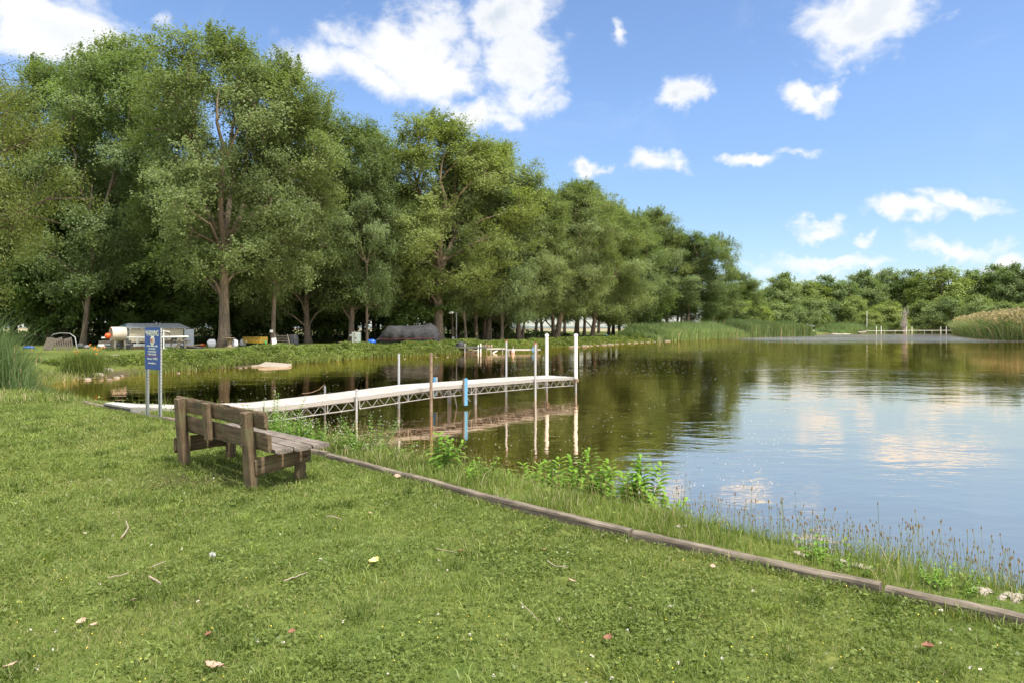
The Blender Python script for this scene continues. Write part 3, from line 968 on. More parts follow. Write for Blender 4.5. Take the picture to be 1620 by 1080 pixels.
# bare grey dead tree
b = MB(); rd = random.Random(3)
for k in range(70):
    a = rd.uniform(0, 6.28); s = Vector((0, 0, rd.uniform(1, 7))); e = s + Vector((math.cos(a) * 1.7 * rd.random(), math.sin(a) * .9, rd.uniform(1.2, 4.0)))
    b.tube([s, s.lerp(e, .5) + Vector((math.cos(a) * .4, math.sin(a) * .4, 0)), e], [.09, .05, .02], 4)
b.tube([(0, 0, -.3), (0.1, 0, 5), (0, 0, 10)], [.25, .15, .04], 8)
x, y = (1431 - 810) / F * 228, 228
tag(b.build('dead_tree', simple_mat('dead_wood', (.36, .32, .29), .9), loc=(x, y, h1(x, y))), 'bare grey dead tree standing among the green shrubs behind the far dock', 'dead tree')
# ---------------------------------------------------------------- grasses and ground cover
def blades(rng, P, H, W, bend=0.35, tint=None, dry=None, az=None):
    """curved grass blades, 5 vertices each"""
    n = len(P)
    a = rng.uniform(0, 2 * np.pi, n) if az is None else az
    side = np.stack([np.cos(a), np.sin(a), np.zeros(n)], 1)
    b = rng.uniform(0, 2 * np.pi, n)
    ld = np.stack([np.cos(b), np.sin(b), np.zeros(n)], 1) * (H * bend * rng.uniform(0.2, 1.5, n))[:, None]
    up = np.zeros((n, 3)); up[:, 2] = H
    w = (W * 0.5)[:, None]
    V = np.empty((n, 5, 3), dtype=np.float32)
    V[:, 0] = P - side * w; V[:, 1] = P + side * w
    M = P + up * 0.55 + ld * 0.35
    V[:, 2] = M + side * w * 0.8; V[:, 3] = M - side * w * 0.8
    T = P + up + ld; T[:, 2] -= np.linalg.norm(ld, axis=1) * 0.3
    V[:, 4] = T
    base = np.arange(n, dtype=np.int32)[:, None] * 5
    Q = base + np.array([[0, 1, 2, 3]], dtype=np.int32)
    R = base + np.array([[3, 2, 4]], dtype=np.int32)
    at = {'tint': np.repeat(rng.random(n) if tint is None else np.clip(tint, 0, 1), 5),
          'dry': np.repeat(np.zeros(n) if dry is None else dry, 5)}
    return V.reshape(-1, 3), Q, R, at


class Stuff:
    def __init__(s): s.V = []; s.Q = []; s.T = []; s.tint = []; s.dry = []; s.n = 0

    def add(s, V, Q, T=None, at=None):
        s.V.append(V); s.Q.append(Q + s.n)
        if T is not None: s.T.append(T + s.n)
        k = len(V)
        s.tint.append(at['tint']); s.dry.append(at.get('dry', np.zeros(k)))
        s.n += k

    def cards(s, rng, C, L, W, tint, dry=None, up=0.7, out=None, droop=0.2):
        n = len(C)
        o = rng.normal(size=(n, 3)) * .4 if out is None else out
        t, b = leaf_frames(rng, n, o, up_bias=up, droop=droop)
        V, Q = rhombs(C, t, b, L, W)
        s.add(V, Q, None, {'tint': np.repeat(np.clip(tint, 0, 1), 4), 'dry': np.repeat(np.zeros(n) if dry is None else dry, 4)})

    def build(s, name, mat, label=None, cat=None, kind='stuff'):
        me = np_mesh(name, np.concatenate(s.V), np.concatenate(s.Q), np.concatenate(s.T) if s.T else None, mat,
                     {'tint': np.concatenate(s.tint), 'dry': np.concatenate(s.dry)})
        o = link(name, me)
        tag(o, label, cat, kind=kind)
        return o


GRASS = leaf_mat('lawn_blades', (0.066, 0.098, 0.020), (0.255, 0.310, 0.085), 0.40, yellow=(0.34, 0.29, 0.15), use_obj=False, gloss=0.10)
WEED = leaf_mat('bank_weeds', (0.080, 0.110, 0.025), (0.23, 0.29, 0.075), 0.40, yellow=(0.40, 0.33, 0.20), use_obj=False, gloss=0.08)
REED = leaf_mat('reed_blades', (0.060, 0.100, 0.035), (0.19, 0.26, 0.10), 0.30, yellow=(0.42, 0.31, 0.20), use_obj=False, gloss=0.10)

TY = np.array(sorted(TIMBER, key=lambda p: p[1]))


def timber_x(y): return np.interp(y, TY[:, 1], TY[:, 0])


def timber_side(X, Y):
    """>0 on the lawn side of the timber edging (metres, rough)"""
    out = (timber_x(Y) - X) * 0.7
    beyond = Y > 13.1
    return np.where(beyond, 13.1 + 0.0 * X - Y + ( -8.2 - X) * 0.45 + 1.2, out)


def lawn():
    rng = np.random.default_rng(1)
    S = Stuff()
    for (y0, y1, dens, hh, ww) in [(2.5, 4.2, 7200, .036, .0036), (4.2, 6.0, 5200, .038, .0046), (6.0, 9.0, 3300, .040, .0065),
                                   (9.0, 13.0, 1900, .042, .010), (13.0, 18.5, 1000, .045, .015)]:
        xm = 0.80 * y1 + 0.6
        n = int(dens * (y1 - y0) * 2 * xm)
        X = rng.uniform(-xm, xm, n); Y = rng.uniform(y0, y1, n)
        clump = vnoise(X, Y, 0.13, 3.0) + 0.5 * vnoise(X, Y, 0.045, 9.0)
        keep = (np.abs(X) < 0.78 * Y + 0.5) & (timber_side(X, Y) > 0.05) & (clump > -0.75)
        d = sdf(POND, X, Y)
        keep &= d < -0.35
        bare = np.exp(-(((X + 3.35) ** 2 + (Y - 7.25) ** 2) / 0.25))
        keep &= rng.random(n) > bare * 0.93
        X, Y, clump = X[keep], Y[keep], clump[keep]
        n = len(X)
        Z = hgt(X, Y) - 0.004
        patch = vnoise(X, Y, 0.55, 4.0)
        patch2 = vnoise(X, Y, 0.22, 6.0)
        H = hh * rng.uniform(0.45, 1.25, n) * (1 + 0.45 * np.clip(patch2, -1, 1)) * (1 + 0.25 * clump)
        tint = 0.44 + 0.24 * patch + 0.18 * clump + 0.14 * vnoise(X, Y, 1.6, 14.0) + 0.22 * rng.normal(size=n)
        dryp = np.clip(0.10 + 0.16 * vnoise(X, Y, 0.8, 8.0) + .06 * vnoise(X, Y, .3, 1.0), 0.02, 0.5)
        dry = (rng.random(n) < dryp + 0.35 * np.clip(vnoise(X, Y, 1.0, 21.0) - .25, 0, 1)) * rng.uniform(0.4, 0.95, n)
        H = np.where(dry > 0, H * 1.1, H)
        S.add(*blades(rng, np.stack([X, Y, Z], 1), H, ww * rng.uniform(.6, 1.4, n), 0.9, tint, dry))
    # broad leaves of clover and plantain hugging the turf
    for (y0, y1, dens, sz) in [(2.5, 5.0, 2900, .019), (5.0, 9.0, 800, .024)]:
        xm = 0.80 * y1 + 0.6
        n = int(dens * (y1 - y0) * 2 * xm)
        X = rng.uniform(-xm, xm, n); Y = rng.uniform(y0, y1, n)
        pn = vnoise(X, Y, 0.42, 12.0) + 0.6 * vnoise(X, Y, 0.13, 3.0)
        keep = (np.abs(X) < 0.78 * Y + 0.5) & (timber_side(X, Y) > 0.06) & (pn + 0.45 * rng.normal(size=n) + 0.25 * (X > 0) > 0.25)
        X, Y = X[keep], Y[keep]; n = len(X)
        Z = hgt(X, Y) + rng.uniform(0.012, 0.04, n)
        L = sz * rng.uniform(.6, 1.5, n)
        S.cards(rng, np.stack([X, Y, Z], 1), L, L * .85, 0.38 + 0.18 * rng.normal(size=n), up=1.6)
    # longer tufts
    n = 620
    cx = rng.uniform(-9, 4, n); cy = rng.uniform(2.6, 11, n)
    ok = (np.abs(cx) < .78 * cy + .3) & (timber_side(cx, cy) > 0.15)
    for x, y in zip(cx[ok], cy[ok]):
        k = rng.integers(25, 80)
        r = rng.uniform(.03, .10)
        X = x + rng.normal(size=k) * r; Y = y + rng.normal(size=k) * r
        Z = hgt(X, Y)
        S.add(*blades(rng, np.stack([X, Y, Z], 1), rng.uniform(.05, .10, k), np.full(k, .0055 if y < 6 else .008), .9, rng.uniform(.0, 1.0) + .12 * rng.normal(size=k)))
    # tall grass hugging the timber and bench feet
    T = np.array(TIMBER)
    for (a, b_) in zip(T[:-1], T[1:]):
        ln = np.linalg.norm(b_ - a); k = int(ln * 420)
        f = rng.random(k)
        nrm = np.array([-(b_ - a)[1], (b_ - a)[0]]) / ln
        if nrm @ np.array([-1, -1]) < 0: nrm = -nrm
        off = 0.06 + np.abs(rng.normal(size=k)) * .05
        X = a[0] + f * (b_ - a)[0] + nrm[0] * off; Y = a[1] + f * (b_ - a)[1] + nrm[1] * off
        H = rng.uniform(.03, .095, k) * (0.75 + .5 * vnoise(X, Y, .3, 2.0))
        S.add(*blades(rng, np.stack([X, Y, hgt(X, Y)], 1), H, np.full(k, .006), .8, .5 + .2 * rng.normal(size=k), (rng.random(k) < .1) * .8))
    for (x, y) in [(-2.56, 6.72), (-3.74, 7.84), (-2.1, 7.15), (-3.3, 8.3)]:
        k = 260
        a = rng.uniform(0, 6.28, k); r = .07 + np.abs(rng.normal(size=k)) * .05
        X = x + np.cos(a) * r; Y = y + np.sin(a) * r
        S.add(*blades(rng, np.stack([X, Y, hgt(X, Y)], 1), rng.uniform(.03, .1, k), np.full(k, .006), .7, .4 + .2 * rng.normal(size=k)))
    S.build('lawn_grass', GRASS, 'mown lawn grass and clover in the foreground', 'grass')
    # tiny white and yellow flowers in the turf
    S2 = Stuff()
    n = 170
    Y = 2.7 + 8 * rng.random(n) ** 1.6; X = (rng.random(n) * 2 - 1) * .78 * Y
    ok = timber_side(X, Y) > .1; X, Y = X[ok], Y[ok]; n = len(X)
    for j in range(7):
        S2.cards(rng, np.stack([X, Y, hgt(X, Y) + .045], 1) + rng.normal(size=(n, 3)) * .0035, np.full(n, .011), np.full(n, .008), rng.uniform(.5, 1, n), up=.6)
    S2.build('clover_flowers', simple_mat('clover_white', (.55, .50, .40), .8, bump=0), 'tiny white clover heads scattered over the lawn', 'flowers')
    S3 = Stuff()
    n = 420
    Y = 2.7 + 5 * rng.random(n) ** 1.3; X = (rng.random(n) * 2 - 1) * .78 * Y
    ok = timber_side(X, Y) > .1; X, Y = X[ok], Y[ok]; n = len(X)
    S3.cards(rng, np.stack([X, Y, hgt(X, Y) + .042], 1), np.full(n, .008), np.full(n, .008), rng.uniform(.5, 1, n), up=1.5)
    S3.build('yellow_flowers', simple_mat('yellow_petals', (.75, .55, .04), .7, bump=0), 'minute yellow flowers scattered over the lawn', 'flowers')


def near_bank():
    """rough grass between the timber edging and the water"""
    rng = np.random.default_rng(2)
    S = Stuff()
    n = 150000
    Y = rng.uniform(12.5, 19.5, n); X = rng.uniform(-17, -6, n)
    T = np.array(TIMBER); sg = np.diff(T, axis=0); ls = np.linalg.norm(sg, axis=1); cm = np.concatenate([[0], np.cumsum(ls)])
    k = 175000
    s_ = rng.random(k) ** 1.15 * cm[-1]; i_ = np.clip(np.searchsorted(cm, s_) - 1, 0, len(sg) - 1); t_ = sg[i_] / ls[i_][:, None]
    o_ = rng.uniform(.04, 2.5, k)
    X = np.concatenate([X, np.interp(s_, cm, T[:, 0]) + t_[:, 1] * o_]); Y = np.concatenate([Y, np.interp(s_, cm, T[:, 1]) - t_[:, 0] * o_])
    d = sdf(POND, X, Y)
    side = timber_side(X, Y)
    past = (Y > 13.1)
    keep = np.where(past, (d > -2.2), side < -0.05) & (d < 0.10) & (d > -3.0) & (X > -0.85 * Y)
    X, Y, d = X[keep], Y[keep], d[keep]
    dens = np.clip(1.1 - (Y - 5) / 16, .5, 1) * np.clip(.75 + .8 * vnoise(X, Y, .35, 5.0), .12, 1)
    # stonier, thinner growth at the right end
    dens = np.where(X > 1.6, dens * .55, dens)
    k = rng.random(len(X)) < dens
    X, Y, d = X[k], Y[k], d[k]; n = len(X)
    edge = np.exp(-((d + .25) / .35) ** 2)
    H = (0.04 + 0.15 * rng.random(n) ** 2.4) * (1 + .9 * edge * rng.random(n)) * np.clip(1 + .6 * vnoise(X, Y, .5, 7.0), .5, 1.6)
    H = np.where(d > -.05, H * 1.2, H)
    H = np.where((X > -8.6) & (X < -5.6) & (Y > 10.6) & (Y < 13.8), np.minimum(H, .05), H)
    W = np.clip(.0035 + (Y - 4) * .0011, .004, .016) * rng.uniform(.6, 1.4, n)
    tint = .52 + .3 * vnoise(X, Y, .45, 3.0) + .24 * rng.normal(size=n)
    dry = (rng.random(n) < .15 + .12 * (X < -8) + .10 * edge + .12 * vnoise(X, Y, .7, 15.0)) * rng.uniform(.4, 1, n)
    S.add(*blades(rng, np.stack([X, Y, hgt(X, Y)], 1), H, W, .55, tint, dry))
    # low leafy plants through the grass
    n = 26000
    Y = rng.uniform(2.5, 17.5, n); X = rng.uniform(-15, 5.0, n)
    d = sdf(POND, X, Y); side = timber_side(X, Y)
    keep = (side < -0.10) & (d < -0.02) & (d > -2.4) & (vnoise(X, Y, .3, 11.0) + .4 * rng.normal(size=n) > .15) & (X > -.85 * Y)
    X, Y = X[keep], Y[keep]; n = len(X)
    L = np.clip(.02 + .002 * Y, .02, .05) * rng.uniform(.6, 1.5, n)
    S.cards(rng, np.stack([X, Y, hgt(X, Y) + rng.uniform(.03, .17, n)], 1), L, L * .55, .65 + .2 * rng.normal(size=n), up=.9)
    # straw and flattened stems at the muddy corner
    k = 5200
    X = -17.9 + rng.normal(size=k) * .75; Y = 25.0 + rng.normal(size=k) * 1.7
    ok = sdf(POND, X, Y) < .15
    X, Y = X[ok], Y[ok]; k = len(X)
    S.add(*blades(rng, np.stack([X, Y, hgt(X, Y)], 1), rng.uniform(.12, .5, k), rng.uniform(.008, .016, k), .9, .45 + .3 * rng.normal(size=k), (rng.random(k) < .35) * rng.uniform(.4, .9, k)))
    S.build('bank_grass', WEED, 'rough grass between the timber edging and the water', 'grass')
    # thin seed stalks massed along the water's edge
    S = Stuff()
    n = 1700
    f = rng.random(n)
    # positions along the bank
    bx = np.interp(f, [0, .35, .6, 1], [-2.2, 0.3, 1.9, 4.3]); by = np.interp(f, [0, .35, .6, 1], [9.5, 7.7, 6.0, 3.9])
    X = bx + rng.normal(size=n) * .28; Y = by + rng.normal(size=n) * .28
    d = sdf(POND, X, Y)
    ok = (d < 0.1) & (timber_side(X, Y) < -.15); X, Y = X[ok], Y[ok]; n = len(X)
    H = rng.uniform(.18, .40, n)
    P = np.stack([X, Y, hgt(X, Y)], 1)
    lean = rng.normal(size=(n, 2)) * .05
    top = P + np.stack([lean[:, 0], lean[:, 1], H], 1)
    a = rng.uniform(0, 3.14, n); sd = np.stack([np.cos(a), np.sin(a), 0 * a], 1) * .0014
    V = np.stack([P - sd, P + sd, top + sd, top - sd], 1).reshape(-1, 3).astype(np.float32)
    Q = np.arange(n * 4, dtype=np.int32).reshape(n, 4)
    S.add(V, Q, None, {'tint': np.full(n * 4, .7), 'dry': np.full(n * 4, .15)})
    for j in range(3):
        a = rng.uniform(0, 3.14, n); sd = np.stack([np.cos(a), np.sin(a), 0 * a], 1) * .0045
        z = np.array([[0, 0, .024]])
        V = np.stack([top - z * .3, top + sd + z * .35, top + z, top - sd + z * .35], 1).reshape(-1, 3).astype(np.float32)
        S.add(V, Q, None, {'tint': np.full(n * 4, .2), 'dry': np.repeat(rng.uniform(.75, 1.0, n), 4)})
    m = leaf_mat('seed_stalks', (0.10, 0.12, 0.03), (0.20, 0.25, 0.09), .2, yellow=(.36, .24, .12), use_obj=False)
    S.build('seed_stalks', m, 'thin mass of brown headed seed stalks along the near water edge', 'seed stalks')


def plantain_stalks():
    """taller ribwort heads standing clear against the water"""
    rng = random.Random(8)
    ms = simple_mat('stalk_green', (.24, .27, .13), .8, bump=0)
    mh = simple_mat('plantain_head', (.30, .19, .09), .95, bump=0, var=.3, scale=60)
    st = MB(); st.tube([(0, 0, 0), (.006, 0, .15), (-.003, .004, .30)], [.0018, .0014, .0011], 5)
    hd = MB(); hd.lathe([(.001, -.010), (.0046, -.005), (.0060, .003), (.0048, .011), (.0015, .018)], (-.003, .004, .305), 7)
    base = empty('plantain_stalk')
    st.build('stem', ms, base); hd.build('seed_head', mh, base)
    spots = []
    # (photo column, head row) of the ones that stand out, plus a drift between them
    for (u, v) in [(1180, 757), (1198, 790), (1270, 812), (1290, 818), (1296, 832), (1313, 834), (1338, 838), (1345, 836), (1352, 838), (1371, 835), (1378, 850),
                   (1395, 843), (1404, 862), (1417, 850), (1434, 832), (1441, 830), (1445, 832), (1458, 830), (1476, 842), (1490, 872), (1496, 878), (1514, 880),
                   (1525, 871), (1531, 884), (1540, 888), (1549, 884), (1557, 896), (1580, 890), (1583, 914), (1590, 900), (1602, 891), (1604, 928), (1611, 918),
                   (1215, 792), (1222, 802), (1238, 810), (1246, 822), (1253, 815), (1160, 778), (1143, 790), (1128, 798), (1110, 805), (1100, 796), (1082, 788)]:
        spots.append((u, v))
    for k in range(60):
        f = rng.random(); spots.append((1060 + 560 * f + rng.uniform(-6, 6), 800 + 110 * f + rng.uniform(-16, 34)))
    first = True
    for i, (u, v) in enumerate(spots):
        # bank line midway between timber and water, then height so that the head reaches the row
        y = None
        for q in np.arange(3.2, 12, .05):
            x = (u - 810) / F * q
            dd = sdf(POND, np.array([x]), np.array([q]))[0]
            if dd > -0.45 + rng.uniform(-.2, .3): y = q; break
        if y is None: continue
        z = h1(x, y); H = CAMZ - (v - HZ) * y / F - z
        H = min(max(H, .14), .52)
        o = base if first else copy_tree(base)
        first = False
        o.location = (x, y, z); o.rotation_euler = (rng.uniform(-.08, .08), rng.uniform(-.08, .08), rng.uniform(0, 6.28))
        s = H / .31; o.scale = (1, 1, s)
        tag(o, 'thin brown headed plantain stalk standing against the water on the near bank', 'plantain stalk', 'plantain stalks on the near bank')


def far_bank():
    rng = np.random.default_rng(3)
    S = Stuff()
    # points along the far shoreline between the lily clump and the reeds
    pts = [(-14.6, 19.0), (-16.4, 20.8), (-17.3, 23.6), sp(85, 606), sp(120, 600.5), sp(168, 598), sp(225, 593), sp(300, 586), sp(380, 581), sp(425, 578), sp(516, 572), sp(577, 566),
           sp(700, 560), sp(760, 556), sp(848, 551), sp(915, 547), sp(996, 542), sp(1055, 539), sp(1120, 535.5)]
    P = np.array(pts); seg = np.diff(P, axis=0); ln = np.linalg.norm(seg, axis=1); cum = np.concatenate([[0], np.cumsum(ln)])

    def along(n, a0=0.0, a1=1.0, pow_=1.0):
        s = (a0 + (a1 - a0) * rng.random(n) ** pow_) * cum[-1]
        x = np.interp(s, cum, P[:, 0]); y = np.interp(s, cum, P[:, 1])
        i = np.clip(np.searchsorted(cum, s) - 1, 0, len(seg) - 1)
        t = seg[i] / ln[i][:, None]
        nr = np.stack([-t[:, 1], t[:, 0]], 1)     # away from the pond
        return x, y, nr, s
    n = 60000
    x, y, nr, s = along(n, pow_=1.25)
    off = 0.05 + 4.6 * rng.random(n) ** 1.1 * (0.75 + .25 * np.sin(s * .7))
    X = x + nr[:, 0] * off; Y = y + nr[:, 1] * off
    d = sdf(POND, X, Y)
    ok = (d < .15)
    # leave the stony landing and the slab open
    ax, ay = sp(165, 594)
    ok &= ~((np.abs(X - ax - .2) < .95) & (off < 1.7))
    sx_, sy_ = sp(422, 577); ok &= ~((np.abs(X - sx_) < .9) & (off < .5))
    bx_, by_ = sp(738, 556); ok &= ~((np.hypot(X - bx_, Y - by_) < 1.5) & (off < 1.6))
    X, Y, off, s = X[ok], Y[ok], off[ok], s[ok]; n = len(X)
    clump = vnoise(X, Y, 1.3, 2.0) + .6 * vnoise(X, Y, .5, 5.0)
    H = (.28 + .38 * rng.random(n)) * np.clip(1 + .75 * clump, .35, 1.9) * np.clip(1.15 - off / 6.5, .22, 1)
    Zg = hgt(X, Y)
    cap = np.maximum(.10, .26 + .20 * vnoise(X, Y, 1.7, 8.0) + .10 * rng.normal(size=n) + .16 * vnoise(X, Y, 4.5, 31.) + .3 * (rng.random(n) < .03) - Zg)
    H = np.minimum(H, cap) * .8
    W = np.clip(.016 + (Y - 30) * .00035, .015, .05) * rng.uniform(.7, 1.3, n)
    tint = .5 + .3 * vnoise(X, Y, 1.6, 3.0) + .25 * rng.normal(size=n)
    dry = (rng.random(n) < .07 + .10 * np.clip(vnoise(X, Y, 3.0, 9.0), 0, 1)) * rng.uniform(.4, .9, n)
    S.add(*blades(rng, np.stack([X, Y, hgt(X, Y)], 1), H, W, .45, tint, dry))
    # leafy bushes of nettle and bindweed
    n = 300000
    x, y, nr, s = along(n, pow_=1.25)
    off = 0.1 + 3.9 * rng.random(n)
    X = x + nr[:, 0] * off; Y = y + nr[:, 1] * off
    d = sdf(POND, X, Y)
    cl = vnoise(X, Y, 1.5, 20.0) + .5 * vnoise(X, Y, .55, 13.0)
    ok = (cl > -.35) & (d < .1)
    ok &= ~((np.abs(X - ax - .2) < .95) & (off < 1.7)) & ~((np.abs(X - sx_) < .9) & (off < .5)) & ~((np.hypot(X - bx_, Y - by_) < 1.5) & (off < 1.6))
    X, Y, off, cl = X[ok], Y[ok], off[ok], cl[ok]; n = len(X)
    top = .30 + .75 * np.clip(cl + .2, 0, 1) * np.clip(1.2 - off / 6, .3, 1)
    Zg = hgt(X, Y)
    top = np.minimum(top, np.maximum(.10, .34 + .30 * cl + .20 * vnoise(X, Y, 4.5, 31.) - Zg - .12 * np.clip(off - 2.5, 0, 2)))
    Z = Zg + top * (0.15 + .85 * rng.random(n) ** .6)
    L = np.clip(.085 + (Y - 30) * .0016, .08, .22) * rng.uniform(.6, 1.3, n)
    S.cards(rng, np.stack([X, Y, Z], 1), L, L * .7, .42 + .25 * vnoise(X, Y, 5.0, 17.) + .35 * vnoise(X, Y, 1.0, 1.0) + .2 * vnoise(X, Y, .4, 6.0) + .2 * rng.normal(size=n), (rng.random(n) < .05) * .7)
    S.build('bank_vegetation', WEED, 'waist high weeds and grasses covering the far bank', 'weeds')
    # dark undergrowth under the wood
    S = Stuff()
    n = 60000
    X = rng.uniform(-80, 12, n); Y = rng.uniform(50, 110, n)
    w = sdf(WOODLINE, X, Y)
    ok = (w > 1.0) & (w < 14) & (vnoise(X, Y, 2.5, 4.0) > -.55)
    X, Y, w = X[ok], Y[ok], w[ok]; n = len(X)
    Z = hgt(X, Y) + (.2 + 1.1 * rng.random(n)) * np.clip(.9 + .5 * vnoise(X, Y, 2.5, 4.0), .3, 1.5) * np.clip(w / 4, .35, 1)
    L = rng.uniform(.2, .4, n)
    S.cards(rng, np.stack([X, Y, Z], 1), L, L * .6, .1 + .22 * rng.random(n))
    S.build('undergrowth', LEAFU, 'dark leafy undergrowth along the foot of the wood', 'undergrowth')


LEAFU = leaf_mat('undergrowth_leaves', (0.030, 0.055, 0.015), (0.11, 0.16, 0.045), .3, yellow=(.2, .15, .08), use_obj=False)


def reed_bed(name, label, seed, n, pts, depth, H, W, tint0, dry0, plume=0.0, inset=0.0, bend=.22, zoff=None, plume_dry=.9):
    """stand of reeds along a line of ground points"""
    rng = np.random.default_rng(seed)
    S = Stuff()
    P = np.array(pts); seg = np.diff(P, axis=0); ln = np.linalg.norm(seg, axis=1); cum = np.concatenate([[0], np.cumsum(ln)])
    s = rng.random(n) * cum[-1]
    x = np.interp(s, cum, P[:, 0]); y = np.interp(s, cum, P[:, 1])
    i = np.clip(np.searchsorted(cum, s) - 1, 0, len(seg) - 1)
    t = seg[i] / ln[i][:, None]; nr = np.stack([-t[:, 1], t[:, 0]], 1)
    off = inset + depth * rng.random(n)
    X = x + nr[:, 0] * off; Y = y + nr[:, 1] * off
    Z = np.maximum(hgt(X, Y), WATER_Z - .2)
    h = H * rng.uniform(.72, 1.12, n) * np.clip(1 + .16 * vnoise(X, Y, 3.0, seed) + .10 * vnoise(X, Y, 1.0, seed + 3.), .6, 1.3)
    endf = np.clip(np.minimum(s, cum[-1] - s) / (0.06 * cum[-1]), .45, 1)
    h = h * endf
    if zoff is not None: Z = Z + zoff
    tint = tint0 + .16 * vnoise(X, Y, 3.5, seed + 1.) + .16 * rng.normal(size=n)
    dry = (rng.random(n) < dry0) * rng.uniform(.35, .9, n)
    w = W * rng.uniform(.6, 1.4, n)
    S.add(*blades(rng, np.stack([X, Y, Z], 1), h, w, bend, tint, dry))
    if plume:
        k = rng.random(n) < plume
        C = np.stack([X, Y, Z + h * .93], 1)[k]; m_ = len(C)
        for j in range(3):
            S.cards(rng, C + rng.normal(size=(m_, 3)) * W, np.full(m_, W * 6), np.full(m_, W * 2.4), rng.random(m_), np.full(m_, plume_dry) * rng.uniform(.7, 1, m_), up=.1, droop=-1.2)
    return S.build(name, REED, label, 'reeds')


def reeds():
    reed_bed('reeds', 'pale green reeds along the shore below the last tall cottonwoods', 31, 26000,
             [sp(1040, 540), sp(1058, 539.3), sp(1085, 538), sp(1120, 536), sp(1150, 534.6), sp(1186, 533.4)], 7, 2.3, .09, .75, .05, .0, bend=.4)
    reed_bed('cattails', 'dense even band of upright cattails at the far end of the pond', 32, 26000,
             [sp(1186, 533.3), sp(1220, 532.4), sp(1260, 531.6), sp(1292, 531.2)], 7, 3.3, .10, .42, .05, bend=.12)
    reed_bed('reeds', 'low reeds behind the boat ramp shore and far dock', 33, 16000,
             [sp(1334, 528.7), sp(1360, 528.2), sp(1440, 527.4), sp(1506, 527.6), sp(1524, 530)], 9, 3.4, .11, .6, .05, .0, bend=.35)
    reed_bed('reeds', 'tall reed bank with pinkish plumes at the right edge of the pond', 34, 36000,
             [sp(1506, 529), sp(1522, 532), sp(1548, 535.6), sp(1576, 537), sp(1622, 538), sp(1700, 541)], 11, 4.4, .085, .5, .2, .35, bend=.55, plume_dry=.8)
    # tall nettly growth behind the lawn toward the lake
    reed_bed('reeds', 'hazy green growth at the back of the lawn below the gap in the trees', 35, 9000,
             [gp(1000, 526.5, .15), gp(1030, 527, .15), gp(1062, 528.5, .15)], 12, 3.0, .14, .75, .1, bend=.6)
    # cattail clump near left, blades rising from the shallow corner
    rng = np.random.default_rng(36)
    S = Stuff()
    n = 9500
    X = -13.9 + rng.normal(size=n) * 1.15; Y = 17.3 + rng.normal(size=n) * 0.9
    ok = (X < -0.655 * Y - .2 + .5 * rng.random(n)) & (X > -17.5) & (timber_side(X, Y) < 0.2)
    X, Y = X[ok], Y[ok]; n = len(X)
    Z = hgt(X, Y)
    edge = np.clip((-0.66 * Y - X) / 1.4, 0.45, 1)
    H = rng.uniform(1.35, 2.35, n) * edge
    dry = (rng.random(n) < .12) * rng.uniform(.4, .9, n)
    H = np.where(dry > 0, H * .6, H)
    S.add(*blades(rng, np.stack([X, Y, Z], 1), H, rng.uniform(.010, .020, n), .42, .18 + .22 * rng.normal(size=n), dry))
    # brown seed spikes
    n = 60
    X = -13.6 + rng.normal(size=n) * .9; Y = 17.2 + rng.normal(size=n) * .7
    P = np.stack([X, Y, hgt(X, Y) + rng.uniform(.9, 1.6, n)], 1)
    for j in range(3):
        S.add(*(lambda r: (r[0], r[1], r[2], r[3]))(blades(rng, P, np.full(n, .2), np.full(n, .022), .05, np.full(n, 0.), np.full(n, .85))))
    S.build('cattails', REED, 'near clump of cattails at the left edge where the lawn meets the water', 'cattails')
    # sparse rushes behind the bench, standing in the shallows
    S = Stuff()
    n = 420
    f = rng.random(n)
    X = np.interp(f, [0, 1], [-8.2, -4.9]) + rng.normal(size=n) * .3; Y = np.interp(f, [0, 1], [15.6, 13.6]) + rng.normal(size=n) * .35
    S.add(*blades(rng, np.stack([X, Y, np.maximum(hgt(X, Y), WATER_Z - .1)], 1), rng.uniform(.35, .85, n), rng.uniform(.008, .014, n), .4, .75 + .15 * rng.normal(size=n), (rng.random(n) < .2) * .8))
    S.build('rushes', WEED, 'loose green and rusty rushes behind the bench and the sign', 'rushes')


def fluff():
    rng = np.random.default_rng(9)
    S = Stuff()
    n = 7000
    Y = 9 + 75 * rng.random(n) ** 1.5; X = (rng.random(n) * 1.0 - .55) * .9 * Y
    keep = (sdf(POND, X, Y) > .4) & (vnoise(X, Y, 6.0, 2.0) + .4 * rng.normal(size=n) > .0)
    X, Y = X[keep], Y[keep]; n = len(X)
    sz = rng.uniform(.012, .036, n) * np.clip(Y / 20, .6, 2.6)
    a = rng.uniform(0, 6.28, n)
    T = np.stack([np.cos(a), np.sin(a), 0 * a], 1); B = np.stack([-np.sin(a), np.cos(a), 0 * a], 1)
    V, Q = rhombs(np.stack([X, Y, np.full(n, WATER_Z + .006)], 1), T, B, sz * 1.4, sz)
    S.add(V, Q, None, {'tint': np.ones(n * 4)})
    S.build('seed_fluff', simple_mat('fluff_white', (.75, .74, .70), .9, bump=0), 'white seed fluff floating on the pond', 'fluff')


lawn(); near_bank(); plantain_stalks(); far_bank(); reeds(); fluff()
# ---------------------------------------------------------------- near objects: timber edging, bench, sign, dock
WOOD_BENCH = wood_mat('weathered_bench_wood', (0.215, 0.150, 0.088), (0.060, 0.040, 0.023), moss=(0.10, 0.10, 0.045), stain=0.45)
WOOD_SEAT = wood_mat('bleached_seat_wood', (0.29, 0.245, 0.205), (0.095, 0.075, 0.06), stain=0.45)
WOOD_EDGE = wood_mat('grey_timber', (0.26, 0.215, 0.165), (0.085, 0.066, 0.045), scale=.8, stain=0.4)


